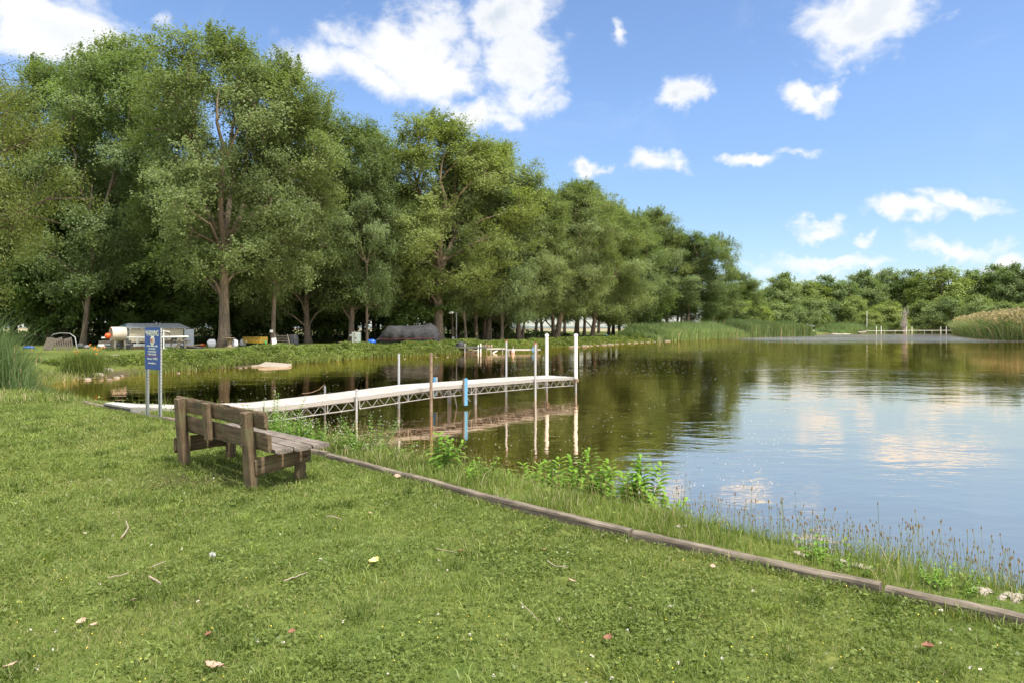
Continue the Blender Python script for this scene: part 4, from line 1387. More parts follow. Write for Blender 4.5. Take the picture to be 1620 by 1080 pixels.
def board(name, p0, p1, w, t, mat, parent=None, up=(0, 0, 1), rough=0.004, seed=0, nx=22, wear=0.012, taper=None, bev=0.006):
    """a worn plank from p0 to p1; w = size along 'up', t = thickness. Real rounded, slightly eroded geometry."""
    p0, p1, up = Vector(p0), Vector(p1), Vector(up)
    X = (p1 - p0); ln = X.length; X.normalize()
    Yv = up.cross(X).normalized(); Z = X.cross(Yv).normalized()
    nz_, ny_ = 6, 3
    bm = bmesh.new()
    grid = {}
    for i in range(nx + 1):
        for j in range(ny_ + 1):
            for k in range(nz_ + 1):
                if 0 < i < nx and 0 < j < ny_ and 0 < k < nz_: continue
                fx, fy, fz = i / nx, j / ny_, k / nz_
                x = fx * ln
                ww = w if taper is None else w * (taper[0] + (taper[1] - taper[0]) * fx)
                y = (fy - .5) * t; z = (fz - .5) * ww
                # erosion: corners lose most
                edge = (abs(fy - .5) * 2) ** 3 * (abs(fz - .5) * 2) ** 5
                endd = min(x, ln - x)
                endk = math.exp(-endd / 0.02)
                sd = seed * 7.3
                n1 = mnoise.noise(Vector((x * 6 + sd, y * 30, z * 18)))
                n2 = mnoise.noise(Vector((x * 22 + sd, y * 40 + 3, z * 40)))
                y -= math.copysign(edge * (bev + wear * max(0, n1)), y) if fy != .5 else 0
                z -= math.copysign((edge * (bev + wear * max(0, n1))) + wear * .5 * max(0, n2) * (abs(fz - .5) * 2) ** 8, z) if fz != .5 else 0
                y += rough * .5 * n2; z += rough * n1
                if endk > .05:
                    s = (1 if fx < .5 else -1)
                    x += s * endk * (0.003 + 0.006 * abs(mnoise.noise(Vector((sd, y * 60, z * 35)))) + edge * .008)
                grid[i, j, k] = bm.verts.new((x, y, z))
    def quad(a, b, c, d):
        bm.faces.new((grid[a], grid[b], grid[c], grid[d]))
    for i in range(nx):
        for j in range(ny_):
            quad((i, j, 0), (i, j + 1, 0), (i + 1, j + 1, 0), (i + 1, j, 0)); quad((i, j, nz_), (i + 1, j, nz_), (i + 1, j + 1, nz_), (i, j + 1, nz_))
        for k in range(nz_):
            quad((i, 0, k), (i + 1, 0, k), (i + 1, 0, k + 1), (i, 0, k + 1)); quad((i, ny_, k), (i, ny_, k + 1), (i + 1, ny_, k + 1), (i + 1, ny_, k))
    for j in range(ny_):
        for k in range(nz_):
            quad((0, j, k), (0, j, k + 1), (0, j + 1, k + 1), (0, j + 1, k)); quad((nx, j, k), (nx, j + 1, k), (nx, j + 1, k + 1), (nx, j, k + 1))
    bmesh.ops.recalc_face_normals(bm, faces=bm.faces)
    me = bpy.data.meshes.new(name); bm.to_mesh(me); bm.free()
    me.materials.append(mat)
    me.polygons.foreach_set('use_smooth', [True] * len(me.polygons))
    me.set_sharp_from_angle(angle=math.radians(38))
    o = link(name, me, parent)
    M = Matrix((X, Yv, Z)).transposed().to_4x4(); M.translation = p0
    o.matrix_local = M
    return o


def build_timbers():
    # sections of landscape timber laid end to end
    T = [Vector((x, y, 0)) for x, y in TIMBER]
    cuts = [(0, 3), (3, 5), (5, 7), (7, 8), (8, 10), (10, 11), (11, 12)]
    labs = ['nearest timber of the edging, running out of the right side of the photo', 'bleached timber of the edging with plantain stalks behind it',
            'timber of the edging in front of the leafy milkweed plants', 'timber of the edging ending near the right end of the bench',
            'short timber of the edging hidden behind the bench', 'timber of the edging between the bench and the sign', 'farthest timber of the edging under the shore end of the dock']
    for si, ((a, b_), lab) in enumerate(zip(cuts, labs)):
        root = empty('edging_timber', (0, 0, 0))
        pts = T[a:b_ + 1]
        # resample
        mb = MB()
        P = []
        for p, q in zip(pts[:-1], pts[1:]):
            k = max(2, int((q - p).length / .06))
            for i in range(k): P.append(p.lerp(q, i / k))
        P.append(pts[-1])
        d0 = (P[1] - P[0]).normalized() * .014; P[0] = P[0] + d0
        P[-1] = P[-1] - (P[-1] - P[-2]).normalized() * .014
        prof = [(-.045, -.16), (-.047, .0), (-.046, .07), (-.040, .086), (-.02, .092), (.02, .091), (.038, .085), (.045, .07), (.046, 0), (.045, -.16)]
        rows = []
        s = 0
        ups = [0 for p in P]
        zsm = []
        for i in range(len(P)):
            j0, j1 = max(0, i - 8), min(len(P), i + 9)
            zsm.append(sum((0.02 + .15 * float(sstep((-P[j].x * .5 + P[j].y * .86 - 7.5) / 5.))) for j in range(j0, j1)) / (j1 - j0) - .042)
        for i, p in enumerate(P):
            t = (P[min(i + 1, len(P) - 1)] - P[max(0, i - 1)]).normalized()
            n = Vector((-t.y, t.x, 0))
            z0 = zsm[i] - (.028 if si >= 5 else .006) + .012 * mnoise.noise(Vector((p.x * .8, p.y * .8, si * 3.)))
            row = []
            for (a_, h_) in prof:
                w1 = mnoise.noise(Vector((p.x * 5, p.y * 5, h_ * 30 + si))) * .007
                w2 = mnoise.noise(Vector((p.x * 22, p.y * 22, h_ * 60 + a_ * 50))) * .005
                q = p + n * (a_ * .86 + w1)
                row.append((q.x, q.y, z0 + h_ + w1 + w2 * (h_ > .06)))
            rows.append(row)
        m = len(prof)
        V = [q for r in rows for q in r]
        Fc = []
        for i in range(len(rows) - 1):
            for j in range(m - 1):
                Fc.append((i * m + j, i * m + j + 1, (i + 1) * m + j + 1, (i + 1) * m + j))
        Fc.append(tuple(range(m))); Fc.append(tuple(range((len(rows) - 1) * m, len(rows) * m))[::-1])
        mb.add(V, Fc)
        # local frame with X along the timber so the grain runs along it
        o = mb.build('edging_timber', WOOD_EDGE)
        X = (pts[-1] - pts[0]).normalized(); Y = Vector((-X.y, X.x, 0)); M = Matrix((X, Y, Vector((0, 0, 1)))).transposed().to_4x4(); M.translation = pts[0]
        o.data.transform(M.inverted()); o.matrix_world = M
        bpy.data.objects.remove(root)
        tag(o, lab, 'edging timber', 'timbers edging the lawn')


def build_bench():
    P0 = Vector((-2.56, 6.75, 0)); ax = Vector((-0.74, 0.673, 0)).normalized(); dp = Vector((0.673, 0.74, 0)).normalized(); UP = Vector((0, 0, 1))
    root = empty('park_bench', P0)
    tag(root, 'weathered slatted wooden bench on the lawn, facing the pond', 'bench')
    L = 1.59
    lean = -0.07   # backrest leans away from the water

    def at_(a, d, z): return ax * a + dp * d + UP * z
    rootM = Matrix.Translation(P0)
    # rear posts (thick, tapering slightly)
    board('post', at_(0, -.005, -.08), at_(0, -.075, .775), .145, .095, WOOD_BENCH, root, up=ax, seed=1, taper=(1.18, .86), wear=.016)
    board('post', at_(L, -.005, -.06), at_(L, -.07, .80), .15, .10, WOOD_BENCH, root, up=ax, seed=2, taper=(1.12, .80), wear=.02)
    # short middle cleat
    board('cleat', at_(L * .56, -.045, .40), at_(L * .56, -.075, .80), .13, .065, WOOD_BENCH, root, up=ax, seed=3, wear=.02)
    # back boards, on the water side of the posts
    tp = Vector((0, 0, 1)) + dp * lean
    board('backrest_board', at_(-.27, -.002, .700), at_(L + .22, -.002, .722), .175, .042, WOOD_BENCH, root, up=tp, seed=4, nx=40, wear=.018)
    board('backrest_board', at_(-.30, .018, .487), at_(L + .18, .018, .512), .178, .042, WOOD_BENCH, root, up=tp, seed=5, nx=40, wear=.022)
    # seat planks
    for j, d in enumerate((.17, .375, .585)):
        board('seat_plank', at_(-.30 - .0 * j, d, .395), at_(L + .2, d, .405), .190, .048, WOOD_SEAT, root, up=dp, seed=6 + j, nx=40, wear=.008, bev=.003)
    # side bearers and front legs
    board('side_bearer', at_(-.075, -.03, .235), at_(-.055, .60, .275), .185, .045, WOOD_BENCH, root, up=UP, seed=10, taper=(1.0, .78), wear=.03)
    board('side_bearer', at_(L + .08, -.10, .255), at_(L + .06, .60, .275), .18, .045, WOOD_BENCH, root, up=UP, seed=11, wear=.02)
    board('leg', at_(0.01, .52, -.06), at_(0.01, .52, .30), .11, .095, WOOD_BENCH, root, up=dp, seed=13, wear=.018)
    board('leg', at_(L - .01, .52, -.06), at_(L - .01, .52, .30), .11, .095, WOOD_BENCH, root, up=dp, seed=14, wear=.018)
    # carriage bolts
    for (a, d, z) in [(0, -.128, .66), (0, -.118, .45), (L, -.13, .68), (L, -.12, .47)]:
        mb = MB(); c = at_(a, d, z)
        mb.tube([c, c - dp * .012], [.013, .010], 8)
        mb.build('bolt', BOLT, root)
    for (d, z) in [(.02, .24), (.53, .27)]:
        mb = MB(); c = at_(-.082 - .012, d, z)
        mb.tube([c, c - ax * .012], [.014, .010], 8)
        mb.build('bolt', BOLT, root)
    return root


BOLT = simple_mat('rusted_bolt', (.07, .045, .03), .8, .3, bump=.1)
STEEL = simple_mat('galvanised_steel', (.50, .51, .50), .42, .75, .12, 25, .1)
STEEL_D = simple_mat('dull_steel', (.30, .30, .29), .55, .6, .15, 20, .15)
WHITE_PVC = simple_mat('white_plastic', (.60, .59, .56), .35, 0, .06, 8, .05)
DECKM = simple_mat('dock_deck_white', (.41, .385, .35), .7, 0, .08, 2.2, .05, col2=(.25, .225, .195))
ALU = simple_mat('aluminium_frame', (.30, .285, .26), .45, .35, .1, 20, .1)
UNDER_SHADE = simple_mat('deck_shade_dark', (.07, .06, .05), .9, bump=0)
RUST = simple_mat('rusty_pipe', (.20, .15, .10), .85, .1, .3, 12, .3, col2=(.11, .075, .05))
BLUE = simple_mat('blue_bumper', (.07, .23, .40), .6, 0, .15, 20, .1, col2=(.05, .17, .30))


def text_mesh(body, size, mat, parent, loc, xscale=1.0, name='lettering', align='CENTER', shear=0.0, thick=0.0006):
    cu = bpy.data.curves.new('t', 'FONT')
    cu.body = body; cu.size = size; cu.align_x = align; cu.align_y = 'CENTER'; cu.extrude = thick; cu.shear = shear
    cu.offset = size * 0.008
    tmp = bpy.data.objects.new('t', cu)
    COL.objects.link(tmp)
    dg = bpy.context.evaluated_depsgraph_get(); dg.update()
    me = bpy.data.meshes.new_from_object(tmp.evaluated_get(dg))
    bpy.data.objects.remove(tmp)
    me.materials.clear(); me.materials.append(mat)
    o = link(name, me, parent)
    o.matrix_local = Matrix.Translation(loc) @ Matrix.Rotation(math.radians(90), 4, 'X') @ Matrix.Diagonal((xscale, 1, 1, 1))
    return o


def build_sign():
    A = Vector((-5.90, 11.03, 0)); B = Vector((-5.555, 10.76, 0))
    A.z = h1(A.x, A.y); B.z = h1(B.x, B.y)
    X = Vector((B.x - A.x, B.y - A.y, 0)); W = X.length; ang = math.atan2(X.y, X.x)
    zb = min(A.z, B.z)
    root = empty('warning_sign', (A.x, A.y, zb), ang)
    tag(root, 'faded blue warning sign with peeling letters on two steel posts by the dock', 'sign')
    top = CAMZ - zb
    # U channel posts with punched holes
    for x, ht in ((0.0, top - .10), (W, top - .015)):
        mb = MB()
        mb.box((x - .028, .0, ht / 2 - .1), (.022, .004, ht + .2)); mb.box((x + .028, 0, ht / 2 - .1), (.022, .004, ht + .2))
        mb.box((x - .016, .015, ht / 2 - .1), (.004, .028, ht + .2)); mb.box((x + .016, .015, ht / 2 - .1), (.004, .028, ht + .2))
        mb.box((x, .029, ht / 2 - .1), (.030, .004, ht + .2))
        o = mb.build('post', STEEL, root)
        hb = MB()
        z = .45
        while z < ht - .05:
            hb.box((x + .0188, .016, z), (.0012, .010, .014)); hb.box((x, -.0026 + .029 - .0035, z), (.012, .0012, .012)); z += .0508
        hb.build('punched_holes', simple_mat('hole_shadow', (.03, .03, .028), .9, bump=0), o)
    # panel
    pw, ph = W + .075, .665
    cx, cz = W / 2 - .012, top - ph / 2 - .002
    pb = MB()
    nx, nz_ = 12, 14
    vs = []
    for i in range(nx + 1):
        for j in range(nz_ + 1):
            fx, fz = i / nx, j / nz_
            yb = -.004 + .004 * mnoise.noise(Vector((fx * 2, fz * 2, 1))) + .006 * (fz < .1) * (.1 - fz) * 10 * abs(fx - .5)
            vs.append((cx + (fx - .5) * pw, yb - .004, cz + (fz - .5) * ph + .006 * (fx - .5)))
    m_ = nz_ + 1
    fs = [(i * m_ + j, (i + 1) * m_ + j, (i + 1) * m_ + j + 1, i * m_ + j + 1) for i in range(nx) for j in range(nz_)]
    pb.add(vs, fs)
    blue = simple_mat('faded_blue_paint', (.022, .062, .26), .45, 0, .15, 9, .03, col2=(.030, .075, .25), spec=.4)
    panel = pb.build('panel', blue, root)
    sol = panel.modifiers.new('s', 'SOLIDIFY'); sol.thickness = .003; sol.offset = 0
    cream = simple_mat('cream_letters', (.78, .80, .62), .6, bump=0, scale=40, var=.12)
    red = simple_mat('red_letters', (.45, .03, .03), .6, bump=0, scale=40)
    y = -.0125

    def T(body, size, dz, mat=cream, xs=1.0, shear=0, x=0): text_mesh(body, size, mat, panel, (cx + x, y, cz + dz), xs, shear=shear)
    T('WARNING', .125, .235, xs=.74)
    disc = MB(); disc.lathe([(.0001, -.0105), (.072, -.0105), (.074, -.0095), (.074, -.006)], (cx, 0, cz + .125), 32, 'Y')
    disc.build('white_disc', cream, panel)
    text_mesh('NO', .105, red, panel, (cx, -.0135, cz + .125), .72)
    T('OVERNIGHT PARKING, DOCKING', .033, .040, xs=.74)
    T('IN THIS HARBOR', .033, -.004, xs=.9)
    T('BY UNAUTHORIZED', .035, -.048, xs=.88)
    T('VEHICLES OR VESSELS', .035, -.090, xs=.82)
    ln = MB(); ln.box((cx, -.0115, cz - .118), (pw * .84, .001, .006)); ln.build('red_line', red, panel)
    T('Please contact', .038, -.160, xs=.75, shear=.2, x=-.085)
    T('24 HOURS', .046, -.158, xs=.72, x=.105)
    T('harbormaster@harbor.org', .034, -.230, xs=.72)
    bl = MB()
    for (dx, dz) in ((-W / 2, .22), (W / 2, .24), (-W / 2, -.09), (W / 2, -.08)):
        bl.lathe([(.0001, -.018), (.009, -.017), (.011, -.012), (.011, -.008)], (cx + dx * .93, 0, cz + dz), 10, 'Y')
    bl.build('bolt', simple_mat('rust_bolt', (.12, .07, .05), .7, .3), panel)


def build_dock():
    root = empty('dock', (0, 0, WATER_Z))
    tag(root, 'long white topped aluminium pier running from the lawn out over the pond', 'dock')
    # front edge stations in photo pixels with their depth line
    A = Vector((-6.35, 11.62, 0)); Bv = Vector((2.03, 21.75, 0))
    d = (Bv - A).normalized(); n = Vector((-d.y, d.x, 0))     # towards the far side
    Ltot = (Bv - A).length; Wd = 1.16

    def at_s(s): return A + d * s
    # sagging deck height from what the edge shows
    prof = []
    for (u, v) in [(222, 646), (262, 648.5), (330, 650), (445, 645), (565, 630), (683, 614), (848, 601), (910, 597.5)]:
        k = (u - 810) / F
        s = (k * A.y - A.x) / (d.x - k * d.y)
        p = at_s(s)
        prof.append((s, CAMZ - (v - HZ) * p.y / F + .035))
    prof = sorted(prof)
    S_, Z_ = zip(*prof)

    def zz(s): return float(np.interp(s, S_, Z_)) - WATER_Z
    cuts = [-.15, 2.3, float(S_[4]), float(S_[5]) , float(S_[6]), Ltot]
    for i in range(len(cuts) - 1):
        a, b_ = cuts[i] + .012, cuts[i + 1] - .012
        mb = MB()
        k = 26
        # decking: cross boards with fine joints, following the sag
        m_ = int((b_ - a) / .14)
        for j in range(m_):
            s0 = a + (b_ - a) * j / m_ + .0025; s1 = a + (b_ - a) * (j + 1) / m_ - .0025
            z0, z1 = zz(s0), zz(s1)
            p = at_s(s0); q = at_s(s1)
            vs = []
            for (pp, z) in ((p, z0), (q, z1)):
                for wn in (0.02, Wd - .02):
                    for dz in (-.03, 0.0):
                        e = pp + n * wn; vs.append((e.x, e.y, z + dz))
            mb.add(vs, [(0, 1, 3, 2), (4, 6, 7, 5), (0, 4, 5, 1), (2, 3, 7, 6), (0, 2, 6, 4), (1, 5, 7, 3)])
        sec = mb.build('deck_section', DECKM, root)
        ub = MB()  # dark sheet added below the deck to put shade on its bottom
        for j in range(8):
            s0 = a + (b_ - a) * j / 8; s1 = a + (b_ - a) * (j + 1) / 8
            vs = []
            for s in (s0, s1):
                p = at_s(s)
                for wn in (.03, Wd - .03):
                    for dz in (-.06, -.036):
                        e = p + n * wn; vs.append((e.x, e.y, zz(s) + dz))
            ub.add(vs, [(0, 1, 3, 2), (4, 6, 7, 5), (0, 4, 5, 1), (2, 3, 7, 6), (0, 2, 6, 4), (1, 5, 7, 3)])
        ub.build('underside_shade', UNDER_SHADE, sec)
        for wn in (0.0, Wd):
            pa = at_s(a) + n * wn; pb_ = at_s(b_) + n * wn
            fr = MB()
            steps = 8
            for j in range(steps):
                s0 = a + (b_ - a) * j / steps; s1 = a + (b_ - a) * (j + 1) / steps
                p = at_s(s0) + n * wn; q = at_s(s1) + n * wn
                vs = []
                for (pp, z) in ((p, zz(s0)), (q, zz(s1))):
                    for w_ in (-.018, .018):
                        for dz in (-.085, -.003): vs.append((*(pp + n * w_).xy, z + dz))
                fr.add(vs, [(0, 1, 3, 2), (4, 6, 7, 5), (0, 4, 5, 1), (2, 3, 7, 6), (0, 2, 6, 4), (1, 5, 7, 3)])
            fr.build('side_rail', ALU, sec)
        if i == 0: continue
        tr = MB()
        dr = .27
        for wn in (0.0, Wd):
            steps = max(4, int((b_ - a) / .34))
            lowpts = []
            for j in range(steps + 1):
                s = a + .05 + (b_ - a - .1) * j / steps
                p = at_s(s) + n * wn
                lo = (p.x, p.y, zz(s) - dr); hi = (p.x, p.y, zz(s) - .08)
                lowpts.append(lo)
                if j in (0, steps) or j % 4 == 0:
                    tr.tube([lo, hi], .013, 6)
                if j < steps:
                    s2 = a + .05 + (b_ - a - .1) * (j + .5) / steps
                    s3 = a + .05 + (b_ - a - .1) * (j + 1) / steps
                    p2 = at_s(s2) + n * wn; p3 = at_s(s3) + n * wn
                    tr.tube([(p.x, p.y, zz(s) - dr), (p2.x, p2.y, zz(s2) - .08)], .006, 5)
                    tr.tube([(p2.x, p2.y, zz(s2) - .08), (p3.x, p3.y, zz(s3) - dr)], .006, 5)
            tr.tube(lowpts, .013, 6)
        for j in range(1, 5):
            s = a + (b_ - a) * j / 5
            p = at_s(s); q = p + n * Wd
            tr.tube([(p.x, p.y, zz(s) - .06), (q.x, q.y, zz(s) - .06)], .018, 6)
        tr.build('truss', ALU, sec)

    def s_of(u, off=0.0):
        k = (u - 810) / F
        a0 = A + n * off
        return (k * a0.y - a0.x) / (d.x - k * d.y)

    def post(u, top_v, off, r, mat, name='post', bottom=-1.0, cap=None):
        s = s_of(u, off); p = A + n * off + d * s
        zt = CAMZ - (top_v - HZ) * p.y / F - WATER_Z
        mb = MB(); mb.tube([(p.x, p.y, bottom), (p.x, p.y, zt)], r, 12)
        o = mb.build(name, mat, root)
        if cap:
            c = MB(); c.tube([(p.x, p.y, zt), (p.x, p.y, zt + .035)], r * 1.12, 12); c.build('cap', cap, o)
        return p, zt, o
    redcap = simple_mat('red_cap', (.35, .06, .05), .6, bump=0)
    fr, bk = -.06, Wd + .06
    post(631, 559, bk, .032, STEEL)
    post(514, 610, bk, .026, STEEL_D, bottom=-.8)
    post(564, 615, fr, .026, STEEL)
    post(801, 540, bk, .032, STEEL, cap=redcap)
    post(847, 544, fr, .034, STEEL, cap=redcap)
    post(682, 558, fr - .30, .036, RUST)
    post(752, 612, fr + .3, .04, STEEL_D)
    # two tall white sleeves at the end
    for (u, tv, off) in ((865, 531, bk), (911, 531, fr)):
        p, zt, o = post(u, tv, off, .056, WHITE_PVC, 'sleeve_post', bottom=zz(Ltot) - .02 if off == bk else zz(Ltot) - .05)
        mb = MB(); mb.tube([(p.x, p.y, -1.0), (p.x, p.y, zz(Ltot))], .034, 10); mb.build('pipe', STEEL_D, o)
        c = MB(); c.lathe([(.066, zt - .02), (.066, zt + .03), (.05, zt + .05), (.001, zt + .058)], (p.x, p.y, 0), 16); c.build('cap', WHITE_PVC, o)
        br = MB(); br.box((p.x, p.y, zz(Ltot) - .10), (.13, .13, .10), Matrix.Rotation(math.atan2(d.y, d.x), 3, 'Z')); br.build('bracket', RUST, o)
    # stubby supports with braces under the deck
    for (u, off, dx) in ((711, bk, 0), (752, bk - .2, 0)):
        s = s_of(u, off); p = A + n * off + d * s
        mb = MB(); mb.tube([(p.x, p.y, -1), (p.x, p.y, zz(s) - .05)], .055, 8)
        for sg in (-1, 1):
            q = p + d * .55 * sg
            mb.tube([(p.x, p.y, zz(s) - .40), (q.x, q.y, zz(s) - .22)], .012, 6)
        mb.build('support', STEEL_D, root)
    s = s_of(718, 0.3); p = A + n * .3 + d * s; q = p + d * .28
    mb = MB(); mb.tube([(p.x, p.y, zz(s) - .22), (q.x, q.y, -.6)], .018, 6)
    s2 = s_of(737, -.05); p = A - n * .04 + d * s2; q = p + d * .5 + n * .3
    mb.tube([(p.x, p.y, zz(s2) - .28), (q.x, q.y, .12)], .014, 6)
    mb.build('brace', ALU, root)
    # blue edged bumpers
    rot = Matrix.Rotation(math.atan2(d.y, d.x), 3, 'Z')
    s = s_of(736.5, fr); p = A + n * fr + d * s
    zt = CAMZ - (598 - HZ) * p.y / F - WATER_Z; zb_ = CAMZ - (641 - HZ) * p.y / F - WATER_Z
    mb = MB(); mb.box((p.x, p.y, (zt + zb_) / 2), (.115, .05, zt - zb_), rot); bo = mb.build('bumper', BLUE, root, bevel=.006)
    q = p - d * .075; mb = MB(); mb.box((q.x, q.y, (zt + zb_) / 2), (.03, .045, zt - zb_ - .02), rot); mb.build('backing', WOOD_EDGE, bo)
    s = s_of(687, bk); p = A + n * bk + d * s
    zt = CAMZ - (596.5 - HZ) * p.y / F - WATER_Z
    mb = MB(); mb.box((p.x, p.y, zt - .25), (.07, .045, .5), rot); bo = mb.build('bumper', BLUE, root, bevel=.006)
    q = p + d * .075; mb = MB(); mb.box((q.x, q.y, zt - .25), (.06, .045, .5), rot); mb.build('backing', STEEL, bo)
    # length of rope trailing from the short post
    s = s_of(514, bk); p = A + n * bk + d * s; z = zz(s)
    mb = MB(); mb.tube([(p.x, p.y, z + .22), (p.x - .12, p.y - .05, z + .1), (p.x - .3, p.y - .1, z + .03), (p.x - .5, p.y - .12, z + .012)], .006, 5)
    mb.build('rope', simple_mat('old_rope', (.35, .22, .12), .9), root)


build_timbers(); build_bench(); build_sign(); build_dock()


# ---- leafy plants and litter
def leaf_plant(name, label, x, y, H, n_st, seed, leafL=.11, leafW=.032, spread=.10, cat='plant', group=None, tint=(.45, 1.0), flowers=False, zoff=0):
    rng = np.random.default_rng(seed); r = random.Random(seed)
    z0 = h1(x, y)
    root = empty(name, (x, y, z0)); tag(root, label, cat, group)
    st = MB(); S = Stuff()
    tops = []
    for k in range(n_st):
        a = r.uniform(0, 6.28); d_ = spread * math.sqrt(r.random()) * (0 if k == 0 else 1)
        b0 = Vector((math.cos(a) * d_ * .5, math.sin(a) * d_ * .5, -.02))
        hh = H * (1 if k == 0 else r.uniform(.45, .92))
        tpv = Vector((math.cos(a) * d_ * 1.5, math.sin(a) * d_ * 1.5, hh))
        st.tube([b0, b0.lerp(tpv, .5) + Vector((0, 0, .01)), tpv], [.005, .004, .002], 5)
        nodes = max(4, int(hh / (.042 if leafL < .1 else .05)))
        for j in range(nodes):
            f = .12 + .88 * (j + 1) / nodes
            c = b0.lerp(tpv, f)
            m_ = 3
            for q in range(m_):
                aa = j * 1.9 + q * 2 * math.pi / m_ + r.uniform(-.3, .3)
                sc = (1.0 - .45 * max(0, f - .55) / .45) * (.55 + .45 * min(1, f / .4)) * r.uniform(.8, 1.15)
                el = .15 + 1.0 * max(0, f - .55)       # upright near the tip
                dirv = np.array([math.cos(aa) * math.cos(el), math.sin(aa) * math.cos(el), math.sin(el)])
                side = np.array([-math.sin(aa), math.cos(aa), 0.0])
                L_ = leafL * sc; w_ = leafW * sc
                p0 = np.array(c); p1 = p0 + dirv * L_ * .42 + np.array([0, 0, .004]); p2 = p0 + dirv * L_ * .78 - np.array([0, 0, L_ * .06]); p3 = p0 + dirv * L_ * .98 - np.array([0, 0, L_ * .25])
                V = np.array([p0, p1 + side * w_ * .5 + [0, 0, .003], p1 - side * w_ * .5 + [0, 0, .003], p2 + side * w_ * .36, p2 - side * w_ * .36, p3, p1, p2], dtype=np.float32)
                Q = np.array([[1, 6, 7, 3], [6, 2, 4, 7]]); T_ = np.array([[0, 6, 1], [0, 2, 6], [3, 7, 5], [7, 4, 5]])
                t = r.uniform(*tint)
                S.add(V, Q, T_, {'tint': np.full(8, t), 'dry': np.full(8, 0.)})
        tops.append(tpv)
    st.build('stem', STEMM, root)
    me = np_mesh('foliage', np.concatenate(S.V), np.concatenate(S.Q), np.concatenate(S.T), PLANTM, {'tint': np.concatenate(S.tint), 'dry': np.concatenate(S.dry)})
    link('foliage', me, root)
    if flowers:
        fb = Stuff()
        for tpv in tops:
            n = 12
            C = np.array(tpv) + rng.normal(size=(n, 3)) * [.025, .025, .05]
            fb.cards(rng, C, np.full(n, .012), np.full(n, .010), rng.random(n), up=.3)
        me = np_mesh('blossom', np.concatenate(fb.V), np.concatenate(fb.Q), None, PALEFL, {'tint': np.concatenate(fb.tint)})
        link('blossom', me, root)
    return root


STEMM = simple_mat('green_stem', (.13, .19, .05), .8, bump=0)
PLANTM = leaf_mat('bright_leaves', (.085, .17, .022), (.20, .33, .055), .42, use_obj=False, gloss=.1)
PALEFL = simple_mat('pale_blossom', (.62, .55, .52), .8, bump=0)


def bank_pt(u, v_base):
    """walk out along the photo column until the ground there is seen at row v_base"""
    for q in np.arange(3.0, 20, .02):
        x = (u - 810) / F * q
        z = max(h1(x, q), WATER_Z)
        if HZ + F * (CAMZ - z) / q <= v_base: return x, q
    return (u - 810) / F * 8, 8


def build_plants():
    # (u, base v, top v, stems, label)
    M = [(1014, 812, 727, 6, 'tallest milkweed plant, standing against the bright water'), (1047, 812, 768, 3, 'small milkweed leaning right beside the tallest one'),
         (985, 800, 745, 3, 'milkweed with drooping leaves just left of the tallest one'), (932, 790, 712, 3, 'slender pointed milkweed rising from the clump'),
         (905, 778, 730, 4, 'right half of the dense milkweed clump'), (884, 776, 718, 6, 'dense centre of the milkweed clump'), (866, 775, 724, 5, 'left shoulder of the dense milkweed clump'),
         (828, 768, 726, 4, 'bushy milkweed left of the dense clump'), (803, 764, 734, 3, 'low milkweed at the left end of the clump'), (957, 792, 757, 3, 'low milkweed between the slender one and the tallest one'),
         (694, 742, 702, 4, 'lone milkweed below the rusty dock post'), (757, 756, 733, 2, 'small milkweed right of the lone one'), (555, 702, 684, 2, 'small bright plant between two weedy stems')]
    for i, (u, vb, vt, ns, lab) in enumerate(M):
        x, y = bank_pt(u, vb)
        H = (vb - vt) / F * y
        leaf_plant('milkweed', lab, x, y, H * 1.32, ns + 3, 100 + i, leafL=min(.25, .42 * H + .06), leafW=min(.082, .15 * H + .022), spread=.20, group='milkweeds along the near bank')
    Wd = [(434, 700, 628, 7, 'tallest flowering weed, right behind the bench back'), (455, 705, 652, 9, 'bushy flowering weed behind the bench seat'), (480, 706, 662, 8, 'spreading weed over the seat, nearest its right end'),
          (503, 706, 668, 5, 'weedy stem at the right of the bushy patch'), (418, 690, 640, 5, 'weed hiding the dock just behind the backrest'), (586, 716, 662, 3, 'tall twisting weed alone right of the bench'),
          (563, 712, 675, 3, 'weed with pale flowers left of the tall twisting one'), (537, 705, 680, 2, 'thin weed with a small leafy tip'), (605, 722, 700, 2, 'short weed right of the tall twisting one')]
    for i, (u, vb, vt, ns, lab) in enumerate(Wd):
        x, y = bank_pt(u, vb)
        H = (vb - vt) / F * y
        leaf_plant('flowering_weed', lab, x, y, H * 1.1, ns + 6, 200 + i, leafL=.085, leafW=.026, spread=.30, group='flowering weeds behind the bench', tint=(.1, .85), flowers=True)
    for i, (u, vb, vt, ns, lab) in enumerate([(1303, 890, 850, 4, 'round leaved seedling above the stones of the near bank'), (1290, 880, 862, 3, 'low heart leaved vine beside the timber edging'),
                                              (1480, 925, 895, 6, 'yellow green leafy plant on the near bank among the stalks'), (1505, 930, 900, 5, 'yellow green leafy plant, right of its larger neighbour'), (1345, 905, 880, 4, 'low creeping plant on the stones beside the timber')]):
        x, y = bank_pt(u, vb)
        leaf_plant('leafy_plant', lab, x, y, (vb - vt) / F * y, ns, 300 + i, leafL=.05, leafW=.034 if i < 2 else .018, spread=.13, group='low leafy plants at the right of the near bank')


